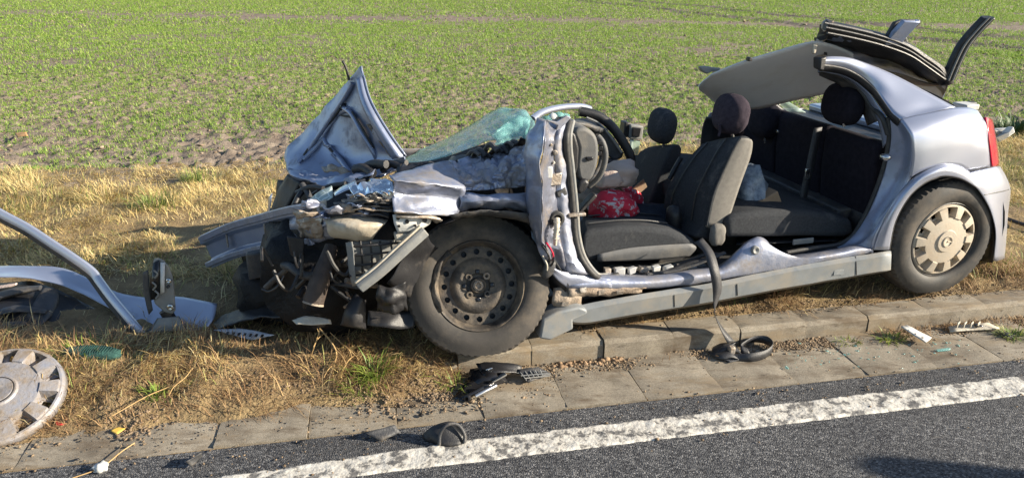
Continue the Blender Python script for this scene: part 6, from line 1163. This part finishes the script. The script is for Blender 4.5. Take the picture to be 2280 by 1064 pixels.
for i, (p, lb) in enumerate((([(655, 704, .17), (690, 716, .20), (722, 742, .2), (748, 780, .16), (745, 810, .10), (738, 845, .05)], 'long bent brown dry stalk arching over the bank'), ([(735, 740, .18), (762, 765, .16), (790, 790, .12), (800, 805, .1)], 'short dry stalk right of the arching stalk'), ([(690, 800, .10), (700, 770, .18), (712, 735, .24)], 'upright dry stalk inside the bend of the arching stalk'), ([(160, 1064, .004), (225, 1040, .012), (270, 1005, .02), (300, 985, .02)], 'long straw stalk lying across the gutter by the white paper'), ([(250, 925, .06), (330, 880, .09), (400, 850, .10), (430, 818, .12)], 'dry stalk lying across the bank above the weed'))):
    st_ = tag(tube('dry_stalk', [G(*q) for q in p], (.0021 if i else .0036), dry, None, n=6), lb, 'stalk')
    if i in (0, 1, 4):
        for k in range(1, len(p)-1): tube('side_twig', [G(*p[k]), G(p[k][0]+(14 if k % 2 else -14), p[k][1]+12, p[k][2]+.01), G(p[k][0]+(22 if k % 2 else -24), p[k][1]+30, p[k][2]-.01)], .0015, dry, st_, n=5)

# ================================================================== PERSON on the road, out of the picture to the right; only the shadow of the head reaches the frame
def person(x, y, h=1.78):
    J = {'pel': (0, 0, .95), 'wst': (0, 0, 1.12), 'chs': (0, .01, 1.34), 'nck': (0, .01, 1.50), 'hd0': (0, 0, 1.58), 'hd1': (0, -.01, 1.70), 'hd2': (0, 0, 1.78),
         'shl': (-.19, 0, 1.42), 'ell': (-.24, .03, 1.14), 'wrl': (-.24, -.06, .90), 'hal': (-.24, -.09, .80), 'shr': (.19, 0, 1.42), 'elr': (.24, .03, 1.14), 'wrr': (.24, -.06, .90), 'har': (.24, -.09, .80),
         'hil': (-.10, 0, .88), 'knl': (-.11, -.02, .50), 'anl': (-.12, .02, .09), 'tol': (-.13, -.16, .04), 'hir': (.10, 0, .88), 'knr': (.11, -.02, .50), 'anr': (.12, .02, .09), 'tor': (.13, -.16, .04)}
    E_ = [('pel', 'wst'), ('wst', 'chs'), ('chs', 'nck'), ('nck', 'hd0'), ('hd0', 'hd1'), ('hd1', 'hd2')]
    for q in 'lr': E_ += [('chs', 'sh'+q), ('sh'+q, 'el'+q), ('el'+q, 'wr'+q), ('wr'+q, 'ha'+q), ('pel', 'hi'+q), ('hi'+q, 'kn'+q), ('kn'+q, 'an'+q), ('an'+q, 'to'+q)]
    Rr = {'pel': .15, 'wst': .14, 'chs': .16, 'nck': .06, 'hd0': .075, 'hd1': .10, 'hd2': .075, 'sh': .075, 'el': .055, 'wr': .042, 'ha': .045, 'hi': .10, 'kn': .07, 'an': .05, 'to': .045}
    k = list(J); me = bpy.data.meshes.new('person'); me.from_pydata([J[q] for q in k], [(k.index(a), k.index(b)) for a, b in E_], [])
    ob = bpy.data.objects.new('person', me); COL.objects.link(ob); ob.location = (x, y, 0); ob.rotation_euler = (0, 0, rad(-60)); sk = ob.modifiers.new('skin', 'SKIN'); ob.modifiers.new('sub', 'SUBSURF').levels = 2
    for i, q in enumerate(k): r = Rr.get(q, Rr.get(q[:2], .05)); me.skin_vertices[0].data[i].radius = (r, r*.85)
    me.skin_vertices[0].data[0].use_root = True; me.materials.append(navy); tag(ob, 'person in dark clothes standing on the road, casting the shadow at bottom right', 'person')
tip = G(1985, 1038, 0); person(tip.x+to_sun.x/to_sun.z*1.74, tip.y+to_sun.y/to_sun.z*1.74)
